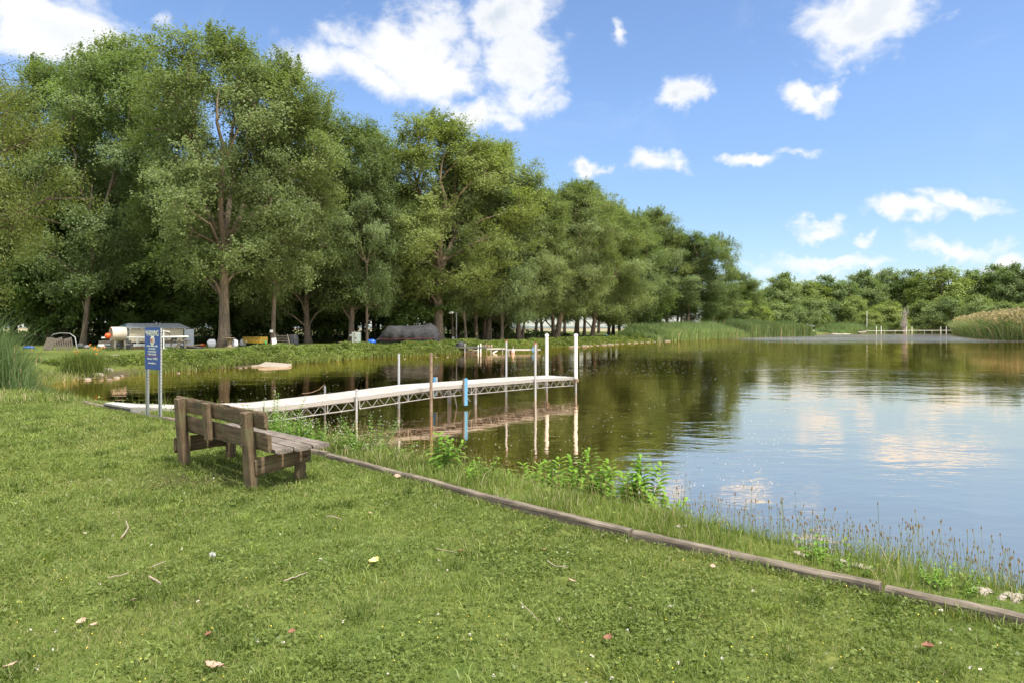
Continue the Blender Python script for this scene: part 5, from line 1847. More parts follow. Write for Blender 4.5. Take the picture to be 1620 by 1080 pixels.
def build_litter():
    r = random.Random(12)
    dry = simple_mat('dry_leaf', (.40, .27, .19), .8, bump=.2, scale=40)
    brown = simple_mat('brown_leaf', (.20, .085, .045), .8, bump=.2, scale=40)
    yel = simple_mat('yellow_leaf', (.72, .62, .20), .6, bump=.1, scale=30, col2=(.62, .50, .16))
    twig = simple_mat('twig_bark', (.33, .26, .19), .9, bump=.4, scale=50)
    wht = simple_mat('white_down', (.75, .75, .72), .9, bump=0)

    def fallen(u, v, size, mat, lab, curl=.5):
        x, y = gp(u, v, 0.03)
        mb = MB(); n = 10
        vs = []
        for i in range(n + 1):
            f = i / n
            w = size * .42 * math.sin(math.pi * min(1, f * 1.02)) ** .7 * (1 - .25 * f)
            lift = size * curl * .35 * (f - .5) ** 2 * 2
            for sgn in (-1, -.5, 0, .5, 1):
                vs.append(((f - .5) * size, sgn * w + .06 * size * math.sin(i * 2.1) * abs(sgn), lift + abs(sgn) * size * curl * .22))
        fs = [(i * 5 + j, (i + 1) * 5 + j, (i + 1) * 5 + j + 1, i * 5 + j + 1) for i in range(n) for j in range(4)]
        mb.add(vs, fs, True)
        mb.tube([(size * .48, 0, size * .05), (size * .8, size * .06, .0)], [size * .02, size * .012], 4)
        o = mb.build('fallen_leaf', mat, loc=(x, y, h1(x, y) + .035))
        o.rotation_euler = (r.uniform(-.3, .3), r.uniform(-.3, .3), r.uniform(0, 6.28))
        tag(o, lab, 'fallen leaf', 'fallen leaves on the lawn')
    fallen(591, 889, .085, yel, 'bright yellow leaf lying in the middle of the lawn', .8)
    for (u, v, s, m_, lab) in [(629, 754, .085, dry, 'orange brown leaf against the timber edging'), (128, 986, .055, dry, 'pinkish dry leaf at the lower left, larger of a pair'), (147, 991, .045, dry, 'pinkish dry leaf at the lower left, smaller of a pair'),
                               (16, 1055, .06, dry, 'tan leaf in the bottom left corner'), (211, 952, .05, dry, 'tan leaf below the dark twig'), (330, 1005, .05, brown, 'red brown leaf left of the crumpled pale leaf'),
                               (338, 1056, .085, dry, 'crumpled pale leaf near the bottom edge, left of centre'), (962, 1010, .05, brown, 'dark leaf stem low on the lawn centre'), (905, 918, .055, dry, 'torn tan leaf right of centre on the lawn'),
                               (728, 870, .05, brown, 'rust coloured leaf at the tip of a twig'), (1468, 1022, .075, brown, 'dark brown curled leaf at the lower right'), (1128, 897, .045, dry, 'pale crumpled leaf on the clover patch'),
                               (862, 868, .04, brown, 'small dark leaf near the timber side of the lawn'), (586, 812, .04, dry, 'tan leaf uphill of the yellow one'), (510, 736, .06, dry, 'pale leaf at the foot of the front bench leg'),
                               (243, 770, .05, brown, 'brown leaf left of the bench'), (461, 1000, .045, brown, 'brown leaf near the bottom right of the pale leaf'), (1000, 755, .0, dry, '')]:
        if lab: fallen(u, v, s, m_, lab)

    def stick(pts, rad, lab):
        P = []
        for (u, v) in pts:
            x, y = gp(u, v, .03); P.append(Vector((x, y, h1(x, y) + .045)))
        o = P[0].copy(); mb = MB()
        Q = []
        for a, b_ in zip(P[:-1], P[1:]):
            for k in range(3): Q.append(a.lerp(b_, k / 3) - o + Vector((0, 0, r.uniform(-.004, .004))))
        Q.append(P[-1] - o)
        mb.tube(Q, [rad * .75 * (1 - .4 * i / len(Q)) for i in range(len(Q))], 6)
        tag(mb.build('twig', twig, loc=o), lab, 'twig', 'twigs on the lawn')
    stick([(192, 851), (198, 845), (203, 836), (199, 826)], .009, 'thick curved twig left of the bench on the lawn')
    stick([(237, 916), (245, 921), (254, 926)], .010, 'short dark twig below the curved one')
    stick([(170, 917), (188, 914), (204, 909)], .005, 'thin pale straight twig left of the dark one')
    stick([(240, 900), (250, 895), (262, 891)], .005, 'pale twig above the dark one')
    stick([(449, 922), (468, 915), (486, 908)], .006, 'long twig left of the yellow leaf')
    stick([(516, 818), (532, 820), (541, 824)], .006, 'pinkish twig uphill of the yellow leaf')
    stick([(690, 868), (708, 871), (722, 875)], .004, 'thin twig pointing at the rust coloured leaf')
    stick([(866, 888), (880, 896), (898, 899)], .005, 'bent pale twig right of centre')
    stick([(824, 956), (838, 970), (852, 985)], .004, 'thin straight twig running toward the bottom edge')
    x, y = gp(336, 880, .03)
    mb = MB()
    rr = np.random.default_rng(4)
    for k in range(60):
        a, e = rr.uniform(0, 6.28), rr.uniform(-1, 1.5)
        p = Vector((math.cos(a) * math.cos(e), math.sin(a) * math.cos(e), math.sin(e))) * .022
        mb.tube([(0, 0, .03), p + Vector((0, 0, .03))], [.001, .0018], 3)
    tag(mb.build('feather_tuft', wht, loc=(x, y, h1(x, y) + .01)), 'white ball of down lying on the lawn left of the bench', 'down tuft')
    # stones of the near bank
    stone = simple_mat('pale_stone', (.36, .31, .25), .9, bump=.8, scale=18, col2=(.20, .17, .13))
    SPOT = ['left of the heart leaved vine', 'touching the heart leaved vine', 'right of the round leaved seedling', 'second right of the round leaved seedling', 'largest of the middle row on the near bank',
            'after the largest one of the middle row', 'last of the middle row on the near bank', 'first of the right hand heap', 'behind the first one of the right hand heap', 'nearer the water in the right hand heap',
            'before the two largest by the right edge', 'largest but one by the right edge', 'largest one, right at the edge of the photo', 'below the largest one at the right edge', 'by the water at the right edge',
            'beside the yellow green leafy plant', 'by the timber joint below the tallest milkweed', 'right of the timber joint below the tallest milkweed', 'left one of a pair under the lone milkweed', 'right one of a pair under the lone milkweed']
    for i, (u, v, s) in enumerate([(1262, 876, .05), (1270, 879, .04), (1330, 890, .06), (1345, 894, .05), (1358, 897, .07), (1376, 901, .05), (1395, 905, .04), (1542, 934, .06), (1553, 938, .07), (1564, 936, .05),
                                   (1585, 946, .05), (1597, 944, .07), (1612, 946, .08), (1606, 952, .05), (1618, 938, .06), (1480, 926, .04), (1075, 834, .05), (1085, 832, .04), (725, 756, .035), (733, 757, .03)]):
        x, y = bank_pt(u, v)
        s *= .5
        bm = bmesh.new(); bmesh.ops.create_icosphere(bm, subdivisions=3, radius=1)
        for vv in bm.verts:
            k = 1 + .45 * mnoise.noise(vv.co * 1.3 + Vector((i * 5., 0, 0)))
            vv.co = Vector((vv.co.x * s * k * 1.2, vv.co.y * s * k * .9, vv.co.z * s * k * .65))
        me = bpy.data.meshes.new('stone'); bm.to_mesh(me); bm.free(); me.materials.append(stone)
        o = link('stone', me); o.location = (x, y, h1(x, y) + s * .15); o.rotation_euler = (0, 0, i * 1.3)
        tag(o, 'small pale stone ' + SPOT[i], 'stone', 'small stones on the near bank')


build_plants(); build_litter()
# ---------------------------------------------------------------- the far bank yard, boats, posts
def gz(x, y): return max(h1(x, y), WATER_Z)


def place(u, v, z=.16):
    x, y = gp(u, v, z); return x, y, gz(x, y)


def zat(v, y): return CAMZ - (v - HZ) / F * y


GREYW = wood_mat('grey_planks', (.30, .26, .21), (.13, .11, .09), scale=.6)
TAN = wood_mat('raw_lumber', (.42, .33, .21), (.24, .17, .10), scale=.6)
BLACKP = simple_mat('black_sheeting', (.028, .028, .030), .5, bump=.3, scale=5)
DARKG = simple_mat('dark_plastic', (.06, .065, .06), .6)
GREYP = simple_mat('grey_pipe', (.17, .18, .19), .6)
WHITEP = simple_mat('white_paint', (.80, .79, .75), .6, var=.06)
BLUEP = simple_mat('blue_sheet', (.02, .12, .55), .45, scale=4, bump=.4, col2=(.015, .07, .38))
ORANGE = simple_mat('orange_plastic', (.75, .11, .012), .5, bump=0)


def build_shed():
    x0, y0, z0 = place(204, 549.5)
    rz = 0.75; k_ = (290 - 810) / F
    W = (k_ * y0 - x0) / (math.cos(rz) - k_ * math.sin(rz)); H = 2.0; D = 2.3
    root = empty('shed', (x0, y0, z0), rz); tag(root, 'small cream sided shed with grey metal roof and teal gable end', 'shed')
    m, nt, bs = new_mat('cream_siding')
    tc = nt.nodes.new('ShaderNodeTexCoord'); wv = nt.nodes.new('ShaderNodeTexWave'); wv.bands_direction = 'Z'; wv.wave_profile = 'SAW'
    wv.inputs['Scale'].default_value = 1.3
    nt.links.new(tc.outputs['Object'], wv.inputs['Vector'])
    r = _ramp(nt, wv.outputs['Fac'], [(0, (.52, .42, .28)), (.12, (.66, .56, .40)), (1, (.70, .60, .43))])
    nt.links.new(r.outputs[0], bs.inputs['Base Color']); bs.inputs['Roughness'].default_value = .7
    eave = zat(517.8, y0) - z0; ridge = zat(512.6, y0 + 1.0) - z0
    mb = MB(); mb.box((W / 2, .03, eave / 2 + .2), (W, .06, eave - .4)); fw = mb.build('front_wall', m, root)
    mb = MB(); mb.box((W * .5, .025, .1), (W + .01, .08, .36)); mb.build('skirt_board', WHITEP, fw)
    teal = simple_mat('teal_metal', (.055, .13, .165), .5, var=.1)
    for xx in (0, W):
        mb = MB()
        vs = [(xx - .03, .06, 0), (xx - .03, D, 0), (xx - .03, D, eave), (xx - .03, D / 2, ridge - .02), (xx - .03, .06, eave)]
        vs += [(a + .06, b, c) for a, b, c in vs]
        mb.add(vs, [(0, 1, 2, 3, 4), (9, 8, 7, 6, 5)] + [(i, (i + 1) % 5, (i + 1) % 5 + 5, i + 5) for i in range(5)])
        for k in range(7):
            mb.box((xx - .04, .2 + k * .36, eave / 2), (.02, .03, eave))
        mb.build('gable_wall', teal, root)
    mb = MB(); mb.box((W / 2, D - .03, eave / 2), (W, .06, eave)); mb.build('back_wall', teal, root)
    roofm = simple_mat('ribbed_roof', (.36, .38, .41), .45, .3, var=.1)
    mb = MB()
    for sy, ya in ((1, -.22), (-1, D + .22)):
        vs = []
        zl = eave - .09
        for xx in (-.30, W + .42):
            vs += [(xx, ya, zl), (xx, ya, zl + .04), (xx + (.5 if xx < 0 else -.35), D / 2, ridge), (xx + (.5 if xx < 0 else -.35), D / 2, ridge + .04)]
        mb.add(vs, [(0, 1, 3, 2), (4, 6, 7, 5), (0, 4, 5, 1), (2, 3, 7, 6), (0, 2, 6, 4), (1, 5, 7, 3)])
        for k in range(int(W / .3)):
            f = (k + .5) / int(W / .3)
            a = Vector((-.30 + (W + .72) * f, ya, zl + .05)); b_ = Vector((.2 + (W - .13) * f, D / 2, ridge + .05))
            mb.tube([a, b_], .014, 4)
    rf = mb.build('roof', roofm, root)
    mb = MB()
    for k in range(6):
        mb.box((.05 + k * W / 5, -.12, eave - .13), (.06, .22, .07))
    mb.build('rafter_tail', WHITEP, rf)
    door = MB(); door.box((W + .34, -.25, eave * .46), (.66, .04, eave * .88), Matrix.Rotation(-.35, 3, 'Z'))
    d = door.build('door', simple_mat('pale_door', (.52, .56, .60), .5, var=.06), root)
    h = MB(); h.box((W + .1, -.20, eave * .45), (.03, .06, .12)); h.build('handle', DARKG, d)
    return y0


def build_yard():
    ys = build_shed()
    # beige open ended tank
    x, y, z = place(189.5, 552.3)
    y -= .2
    root = empty('tank', (x, y, z), 0.80); tag(root, 'big beige open ended cylinder tank lying beside the shed', 'tank')
    r = .44
    zc = zat(528.5, y) - z
    beige = simple_mat('beige_fibreglass', (.56, .46, .36), .6, var=.08, scale=2)
    mb = MB(); mb.lathe([(r, -.43), (r + .02, -.40), (r + .02, .40), (r, .44), (.001, .44)], (0, 0, zc), 28, 'X')
    mb.lathe([(r, -.43), (r - .05, -.43), (r - .05, .36), (.001, .36)], (0, 0, zc), 28, 'X')
    mb.build('shell', beige, root)
    mb = MB()
    for xx in (-.3, .3): mb.box((xx, 0, (zc - r) / 2), (.12, .8, zc - r + .06))
    mb.build('cradle', GREYW, root)
    mb = MB(); mb.lathe([(.001, -.20), (.10, -.173), (.173, -.10), (.20, 0), (.173, .10), (.10, .173), (.001, .20)], (x - .42, y - .42, zat(531.5, y)), 20)
    tag(mb.build('buoy', ORANGE), 'orange ball buoy in the mouth of the beige tank', 'buoy')

    def lumber(u0, u1, v0, v1, n, mat, label, name='lumber_pile', dy=.9, th=None):
        x, y, z = place((u0 + u1) / 2, 551.5)
        w = (u1 - u0) / F * y; zt = zat(v0, y); zb = max(zat(v1, y), z)
        mb = MB(); r_ = random.Random(int(u0 * 7))
        rows = max(1, int((zt - zb) / .09))
        for i in range(rows):
            for j in range(n):
                mb.box((r_.uniform(-.04, .04) * w, (j - n / 2) * dy / n, (i + .5) * (zt - zb) / rows), (w * r_.uniform(.86, 1), dy / n * .86, (zt - zb) / rows * .8), Matrix.Rotation(r_.uniform(-.05, .05), 3, 'Z') @ Matrix.Rotation(r_.uniform(-.012, .012), 3, 'Y'))
        tag(mb.build(name, mat, loc=(x, y, zb)), label, 'lumber pile')
        return x, y, zt
    lumber(160, 207, 538.5, 544.2, 5, GREYW, 'pile of weathered boards under the white pipes')
    lumber(206, 228, 547.3, 552, 4, TAN, 'low row of tan lumber ends between grey pipes and the sign')
    # grey corrugated pipes
    x, y, z = place(190, 551.8)
    mb = MB()
    for k, (dz, dy) in enumerate([(.09, 0), (.09, .2), (.27, .08), (.27, .3)]):
        prof = []
        for i in range(60): prof.append((.085 + .008 * (i % 2), -.85 + 1.7 * i / 59))
        mb.lathe(prof, (0, dy, dz), 12, 'X')
    tag(mb.build('pipe_stack', GREYP, loc=(x, y - .3, z)), 'stack of dark grey corrugated pipes on the grass', 'pipes')
    # white gutters / pvc pipes laid across
    for (ua, ub, v, dy, lab) in [(161, 232, 534.6, -.6, 'long white pipe lying over the board pile'), (256, 298, 533.3, -.7, 'white pipe crossing in front of the shed and its door')]:
        x0, y0, _ = place(ua, 551.8); x1 = (ub - 810) / F * (y0 + dy); z = zat(v, y0 + dy)
        x0 = (ua - 810) / F * (y0 + dy)
        mb = MB(); mb.tube([(x0, y0 + dy, z), (x1, y0 + dy, z + .03)], .05, 8)
        tag(mb.build('white_pipe', WHITEP), lab, 'pipe', 'white pipes at the shed')
    # rack holding the pipes
    x, y, z = place(259, 551.5)
    mb = MB(); H = zat(522, y) - z
    mb.tube([(0, 0, 0), (0, 0, H)], .035, 8); mb.tube([(-.05, 0, H * .93), (.42, 0, H * .90)], .03, 6); mb.box((0, 0, .02), (.4, .3, .04))
    tag(mb.build('pipe_stand', WHITEP, loc=(x, y, z)), 'white stand with a side arm in front of the shed', 'stand')
    # white trestle left of the sign
    x, y, z = place(226, 551.5)
    mb = MB(); h = zat(534, y) - z
    for sx in (-.35, .35):
        mb.tube([(sx, -.2, 0), (sx, 0, h)], .025, 5); mb.tube([(sx, .2, 0), (sx, 0, h)], .025, 5)
    mb.box((0, 0, h), (.9, .08, .06))
    tag(mb.build('trestle', WHITEP, loc=(x, y, z)), 'white trestle supporting pipes left of the sign', 'trestle')
    # old trailer frame and wheels by the shed
    x, y, z = place(273, 551.3)
    root = empty('boat_trailer', (x, y, z)); tag(root, 'old wooden cradle with rollers parked in front of the shed', 'trailer')
    mb = MB()
    for xx in (-.7, -.1, .45, .9): mb.box((xx, 0, .32), (.10, .10, .66), Matrix.Rotation(.12, 3, 'Y'))
    mb.box((.1, 0, .52), (2.0, .10, .09)); mb.box((0, .5, .52), (2.0, .10, .09)); mb.box((-.4, .2, .66), (.6, .6, .05), Matrix.Rotation(.1, 3, 'Y'))
    mb.build('frame', GREYW, root)
    for xx in (.05, .25):
        mb = MB(); mb.lathe([(.001, -.05), (.09, -.05), (.11, -.03), (.11, .03), (.09, .05), (.001, .05)], (xx, -.08, .70), 12, 'X'); mb.build('roller', BLACKP, root)
    mb = MB(); mb.lathe([(.05, -.06), (.2, -.06), (.23, 0), (.2, .06), (.05, .06)], (-.68, -.12, .23), 18, 'Y'); mb.build('wheel', BLACKP, root)
    # bicycle style rim against the wall
    x, y, z = place(261, 550.5)
    mb = MB()
    zc = zat(534, y) - z
    mb.tube([(.38 * math.cos(a), 0, zc + .38 * math.sin(a)) for a in np.linspace(0, 2 * math.pi, 25)], .025, 6, caps=False)
    for k in range(6):
        a = k * math.pi / 3; mb.tube([(0, 0, zc), (.38 * math.cos(a), 0, zc + .38 * math.sin(a))], .008, 4)
    tag(mb.build('steering_wheel', DARKG, loc=(x, y, z)), 'dark spoked wheel leaning at the shed wall behind the pipes', 'wheel')

    # scattered lumps: small scraps with their own shape
    def sack(u, v, w, h, mat, name, label, cat, seed, peak=.0):
        x, y, z = place(u, v)
        W = w / F * y; H = h / F * y
        bm = bmesh.new(); bmesh.ops.create_icosphere(bm, subdivisions=3, radius=1)
        for q in bm.verts:
            c = q.co.copy()
            k = 1 + .22 * mnoise.noise(c * 2.2 + Vector((seed, 0, 0))) + .08 * mnoise.noise(c * 7 + Vector((seed, 0, 0)))
            zz_ = max(c.z, -.75)
            q.co = Vector((c.x * W / 2 * k * 1.08, c.y * W / 2 * k * .8, (zz_ + .75) / 1.75 * H * (1 + peak * abs(c.x) + .10 * mnoise.noise(c * 5 + Vector((0, seed, 0))))))
        me = bpy.data.meshes.new(name); bm.to_mesh(me); bm.free(); me.materials.append(mat)
        me.polygons.foreach_set('use_smooth', [True] * len(me.polygons))
        o = link(name, me); o.location = (x, y, z)
        return tag(o, label, cat)
    bagw = simple_mat('white_sacking', (.62, .62, .64), .6, scale=3, bump=.8, var=.12)
    sack(335, 549.3, 12, 12, bagw, 'white_sack', 'open topped white builders sack beside the tallest cottonwood', 'sack', 1, .35)
    sack(371, 549, 11, 12.5, bagw, 'white_sack', 'grey white sack slumped against the wooden spool', 'sack', 2, .1)
    sack(384, 547, 9, 11, bagw, 'white_sack', 'pale sack lying left of the yellow trailer', 'sack', 3, 0)
    sack(320, 547.5, 9, 4.5, ORANGE, 'orange_tub', 'bright orange tub on the ground between shed and tree', 'tub', 4)
    sack(160, 549.5, 10, 7, bagw, 'white_drum', 'white drum lying on its side left of the board pile', 'drum', 5)
    sack(127, 550.5, 10, 8, DARKG, 'bin', 'dark green bin right of the brown dock panels', 'bin', 6)
    sack(137, 551, 8, 6, GREYP, 'bin', 'grey tub beside the dark green bin', 'bin', 7)
    sack(293, 550.5, 8, 2.4, BLUEP, 'blue_tarp', 'small blue tarpaulin scrap under the shed door', 'tarpaulin', 8)
    sack(588, 544, 13, 7.5, BLUEP, 'blue_tarp', 'crumpled blue tarpaulin heap left of the covered boat', 'tarpaulin', 9, .1)
    sack(46, 551, 16, 4, BLUEP, 'blue_tarp', 'blue tarpaulin glimpsed behind the cattails', 'tarpaulin', 10)
    sack(308, 550.7, 26, 3.2, BLACKP, 'black_sheet', 'flat heap of black sheeting in front of the tree', 'sheeting', 11)
    sack(287, 550.8, 9, 5.5, DARKG, 'bin', 'dark heap under the right end of the shed', 'bin', 12)
    sack(1019, 532, 9, 4.0, simple_mat('grey_log', (.16, .14, .12), .9), 'log_pile', 'grey log lying on the lawn near the water, branches beside it', 'log', 13)
    sack(959, 532, 5, 3.4, simple_mat('green_bin', (.03, .13, .10), .6), 'green_bin', 'small green bin on the lawn beneath the lawn trees', 'bin', 14)
    sack(983, 531.3, 2.4, 2.0, ORANGE, 'marker', 'tiny orange marker on the lawn', 'marker', 15)
    x, y, z = place(300, 550.2)
    mb = MB(); mb.box((0, 0, .12), (2.2, .3, .05), Matrix.Rotation(.06, 3, 'Y')); mb.box((.3, -.2, .2), (1.4, .2, .05), Matrix.Rotation(-.1, 3, 'Y')); mb.box((-.75, 0, .35), (.6, .12, .05), Matrix.Rotation(-.8, 3, 'Y'))
    tag(mb.build('scrap_boards', TAN, loc=(x, y, z)), 'loose scrap boards between the shed and the tallest cottonwood', 'boards')

    # wooden cable spool
    x, y, z = place(363, 549.3)
    h = zat(534.3, y) - z
    mb = MB()
    mb.lathe([(.001, h), (.40, h), (.40, h - .06), (.16, h - .06), (.15, .07), (.36, .07), (.36, 0.01), (.001, 0.01)], (0, 0, 0), 22)
    tag(mb.build('cable_spool', TAN, loc=(x, y, z)), 'empty wooden cable spool standing at the foot of the tallest cottonwood', 'cable spool')
    # yellow trailer box
    x, y, z = place(404, 548)
    root = empty('trailer', (x, y, z), -.28); tag(root, 'yellow box trailer parked left of the tree with a white notice', 'trailer')
    yel = simple_mat('yellow_paint', (.40, .25, .035), .5, var=.12, scale=3)
    h = zat(533, y) - z
    mb = MB(); mb.box((0, 0, .27 + (h - .27) / 2), (1.55, .9, h - .27)); bo = mb.build('box', yel, root, bevel=.02)
    mb = MB()
    for k in range(6): mb.box((-.65 + k * .26, -.455, .27 + (h - .27) / 2), (.03, .02, h - .30))
    mb.box((0, -.46, h - .02), (1.6, .04, .04)); mb.build('rib', yel, bo)
    mb = MB(); mb.box((-.45, -.46, .42), (.12, .015, .1)); mb.build('latch', WHITEP, bo)
    for sx in (-.5, .5):
        mb = MB(); mb.lathe([(.001, -.08), (.17, -.08), (.2, 0), (.17, .08), (.001, .08)], (sx, -.1, .19), 16, 'Y'); mb.build('wheel', BLACKP, root)
    mb = MB(); mb.box((0, .1, .2), (1.3, .5, .1)); mb.build('chassis', BLACKP, root)
    x, y, z = place(419, 548.3)
    mb = MB(); mb.box((0, 0, .42), (.3, .05, .05)); mb.box((.1, 0, .25), (.08, .06, .32), Matrix.Rotation(-.3, 3, 'Y'))
    tag(mb.build('toy_slide', simple_mat('bright_green', (.06, .50, .14), .5), loc=(x, y, z)), 'small bright green and blue plastic piece by the yellow trailer', 'plastic piece')

    # leaning steps
    x, y, z = place(448, 548.4)
    root = empty('wooden_steps', (x, y, z)); tag(root, 'grey wooden steps leaning beside the black covered bin', 'steps')
    H = zat(529.5, y) - z
    for sx, nm in ((-.48, 'stringer'), (.48, 'stringer')):
        mb = MB(); mb.tube([(sx + .14, -.25, 0), (sx - .28, .35, H)], .04, 5); mb.build(nm, GREYW, root)
    for k in range(7):
        f = (k + .4) / 7
        mb = MB(); mb.box((.14 - .42 * f, -.27 + .6 * f, H * f), (1.02, .17, .035)); mb.build('tread', GREYW, root)
    x, y, z = place(434, 549)
    mb = MB(); mb.box((0, 0, .33), (.34, .03, .68), Matrix.Rotation(-.12, 3, 'Y'))
    tag(mb.build('white_board', WHITEP, loc=(x, y, z), bevel=.01), 'white board leaning between tree trunk and wooden steps', 'board')
    # black covered bin
    x, y, z = place(463, 547.6)
    H = zat(530.5, y) - z
    root = empty('covered_bin', (x, y, z)); tag(root, 'bin wrapped in black sheeting right of the wooden steps', 'bin')
    mb = MB(); n = 24; vs = []
    for j, (hh, rr) in enumerate([(0, .42), (.3 * H, .44), (.7 * H, .42), (H * .95, .38), (H, .30)]):
        for k in range(n):
            a = 2 * math.pi * k / n; w_ = 1 + .07 * math.sin(a * 7 + j) * (1 - j * .15)
            vs.append((rr * w_ * math.cos(a), rr * w_ * math.sin(a) * .8, hh + .04 * math.cos(a) * (j > 2)))
    mb.add(vs, [(j * n + k, j * n + (k + 1) % n, (j + 1) * n + (k + 1) % n, (j + 1) * n + k) for j in range(4) for k in range(n)] + [tuple(range(4 * n, 5 * n))])
    mb.build('sheet', BLACKP, root)
    mb = MB(); mb.box((0, -.05, H + .03), (.5, .3, .03), Matrix.Rotation(-.1, 3, 'Y')); mb.build('lid', GREYW, root)
    # metal cabinet
    x, y, z = place(564, 543.8)
    H = zat(525.5, y) - z
    root = empty('metal_cabinet', (x, y, z)); tag(root, 'grey metal electrical cabinet beside a trunk with a white notice', 'cabinet')
    gal = simple_mat('painted_grey_green', (.42, .46, .42), .5, .1, var=.1)
    mb = MB(); mb.box((0, 0, H / 2), (.72, .45, H)); b0 = mb.build('body', gal, root, bevel=.015)
    for sx in (-.175, .175):
        mb = MB(); mb.box((sx, -.235, H / 2), (.335, .02, H - .1)); d = mb.build('door', gal, root, bevel=.006)
        mb = MB(); mb.box((sx * .2, -.252, H / 2), (.03, .02, .14)); mb.build('handle', DARKG, d)
    mb = MB(); mb.tube([(-.1, -.3, 0), (-.1, -.3, H + .12)], .03, 6); mb.build('conduit', simple_mat('tan_post', (.40, .31, .22), .8), root)
    x, y, z = place(541, 544.3)
    mb = MB(); mb.lathe([(.001, .22), (.34, .22), (.34, .17), (.05, .17), (.05, 0), (.001, 0)], (0, 0, 0), 16)
    tag(mb.build('low_table', TAN, loc=(x, y, z)), 'low round table on the grass left of the metal cabinet', 'table')

    # stacked brown dock panels with a bent pipe hoop
    x, y, z = place(96, 553.3)
    root = empty('panel_stack', (x, y, z)); tag(root, 'stack of brown slatted dock panels leaning together at the edge of the wood', 'dock panels')
    brown = simple_mat('brown_composite', (.14, .115, .09), .8, var=.15)
    H = zat(534.5, y) - z
    for k, (cx, slat) in enumerate([(-.85, False), (-.68, False), (-.50, False), (-.02, True), (.58, True)]):
        mb = MB()
        R = Matrix.Rotation(-.42 if k < 3 else .28, 3, 'Y')
        R = Matrix.Rotation(.28 if k < 3 else -.28, 3, 'Y') @ Matrix.Rotation(-.15, 3, 'X')
        if not slat:
            mb.box((cx, -.05 * k, H / 2), (.34, .05, H * 1.02), R)
        else:
            mb.box(Vector((cx, -.12, H / 2)) + R @ Vector((0, 0, H * .36)), (.52, .05, H * .28), R)
            for q in range(4):
                mb.box(Vector((cx, -.12, H / 2)) + R @ Vector((-.225 + q * .15, 0, -.12 * H)), (.07, .05, H * .74), R)
        mb.build('panel', brown, root)
    mb = MB(); mb.tube([(-1.05, .2, 0), (-.95, .2, H * .9), (-.6, .2, H * 1.28), (-.2, .2, H * 1.38), (.45, .2, H * 1.36), (.8, .2, H * 1.05), (1.0, .1, 0)], .035, 6)
    mb.build('hoop', STEEL_D, root)
    # tarpaulin covered boat
    xl, y, z = place(596, 543.6); xr = (694 - 810) / F * y
    root = empty('covered_boat', ((xl + xr) / 2, y, z)); tag(root, 'boat on a trailer under a patched black tarpaulin', 'boat')
    L = xr - xl; kk = y / F
    def hv(v): return zat(v, y) - z
    # sections along the length: (x frac, ridge v, shoulder v, half depth)
    secs = [(0.0, 536.5, 537.5, .55), (.05, 533, 535, .8), (.10, 526, 529, .95), (.155, 518, 522.5, 1.05), (.20, 515.4, 520, 1.15), (.32, 515.6, 521, 1.25), (.5, 515.9, 522, 1.25), (.62, 515.5, 521.5, 1.25), (.76, 514.2, 519.5, 1.2), (.87, 512.6, 517.5, 1.1), (.92, 514.5, 519, 1.0), (.97, 519, 522.5, .85), (1.0, 524, 527, .6)]
    mb = MB(); vs = []
    ring = 26
    NS = 60
    for i in range(NS + 1):
        f = i / NS
        rv = np.interp(f, [s[0] for s in secs], [s[1] for s in secs]) - 1.3 * max(0, 1 - abs(f - .86) / .06) - .8 * max(0, 1 - abs(f - .17) / .04); sv = np.interp(f, [s[0] for s in secs], [s[2] for s in secs]); hd = np.interp(f, [s[0] for s in secs], [s[3] for s in secs])
        zr, zs_ = hv(rv), hv(sv)
        for k in range(ring + 1):
            g = k / ring * 2 - 1       # -1 near side bottom .. 1 far side bottom
            ag = abs(g)
            if ag < .45:
                zz_ = zr - (zr - zs_) * (ag / .45) ** 1.0; yy = hd * .86 * (ag / .45)
            else:
                q = (ag - .45) / .55
                zz_ = zs_ * (1 - q) + .10 * q; yy = hd * (.86 + .14 * math.sin(q * math.pi)) - .02 * q
            fold = .13 * math.sin(f * 37 + ag * 3) * max(0, ag - .35) + .05 * mnoise.noise(Vector((f * 14, g * 4, 2))) + .05 * mnoise.noise(Vector((f * 40, g * 3, 5))) * ag
            vs.append((-L / 2 + L * f + .02 * math.sin(k), math.copysign(yy + fold, g), zz_ + .04 * mnoise.noise(Vector((f * 9, g * 3, 0))) + (.10 * max(0, math.sin(f * 19 + 1)) if ag > .97 else 0)))
    m_ = ring + 1
    mb.add(vs, [(i * m_ + k, (i + 1) * m_ + k, (i + 1) * m_ + k + 1, i * m_ + k + 1) for i in range(NS) for k in range(ring)] + [tuple(range(m_)), tuple(range(NS * m_, (NS + 1) * m_))[::-1]], True)
    m, nt, bs = new_mat('dark_tarpaulin')
    tc = nt.nodes.new('ShaderNodeTexCoord')
    n1 = _noise(nt, 1.8, 7, .65, tc.outputs['Object'], .8)
    r = _ramp(nt, n1.outputs['Fac'], [(.3, (.012, .012, .013)), (.55, (.03, .03, .032)), (.75, (.065, .065, .07))])
    nt.links.new(r.outputs[0], bs.inputs['Base Color']); bs.inputs['Roughness'].default_value = .75
    _bump(nt, bs, n1.outputs['Fac'], .8, .15)
    tp = mb.build('tarpaulin', m, root)
    mb = MB(); pts = []
    for i in range(20):
        f = .05 + .9 * i / 19; pts.append((-L / 2 + L * f, -np.interp(f, [s[0] for s in secs], [s[3] for s in secs]) - .09, hv(536.5) + .03 * math.sin(i) + f * .12))
    mb.tube(pts, .012, 4); mb.build('red_rope', simple_mat('red_rope', (.35, .05, .06), .8), tp)
    mb = MB(); mb.tube([(-L * .4, -.4, .25), (L * .42, -.4, .25)], .04, 6); mb.tube([(-L * .4, .4, .25), (L * .42, .4, .25)], .04, 6)
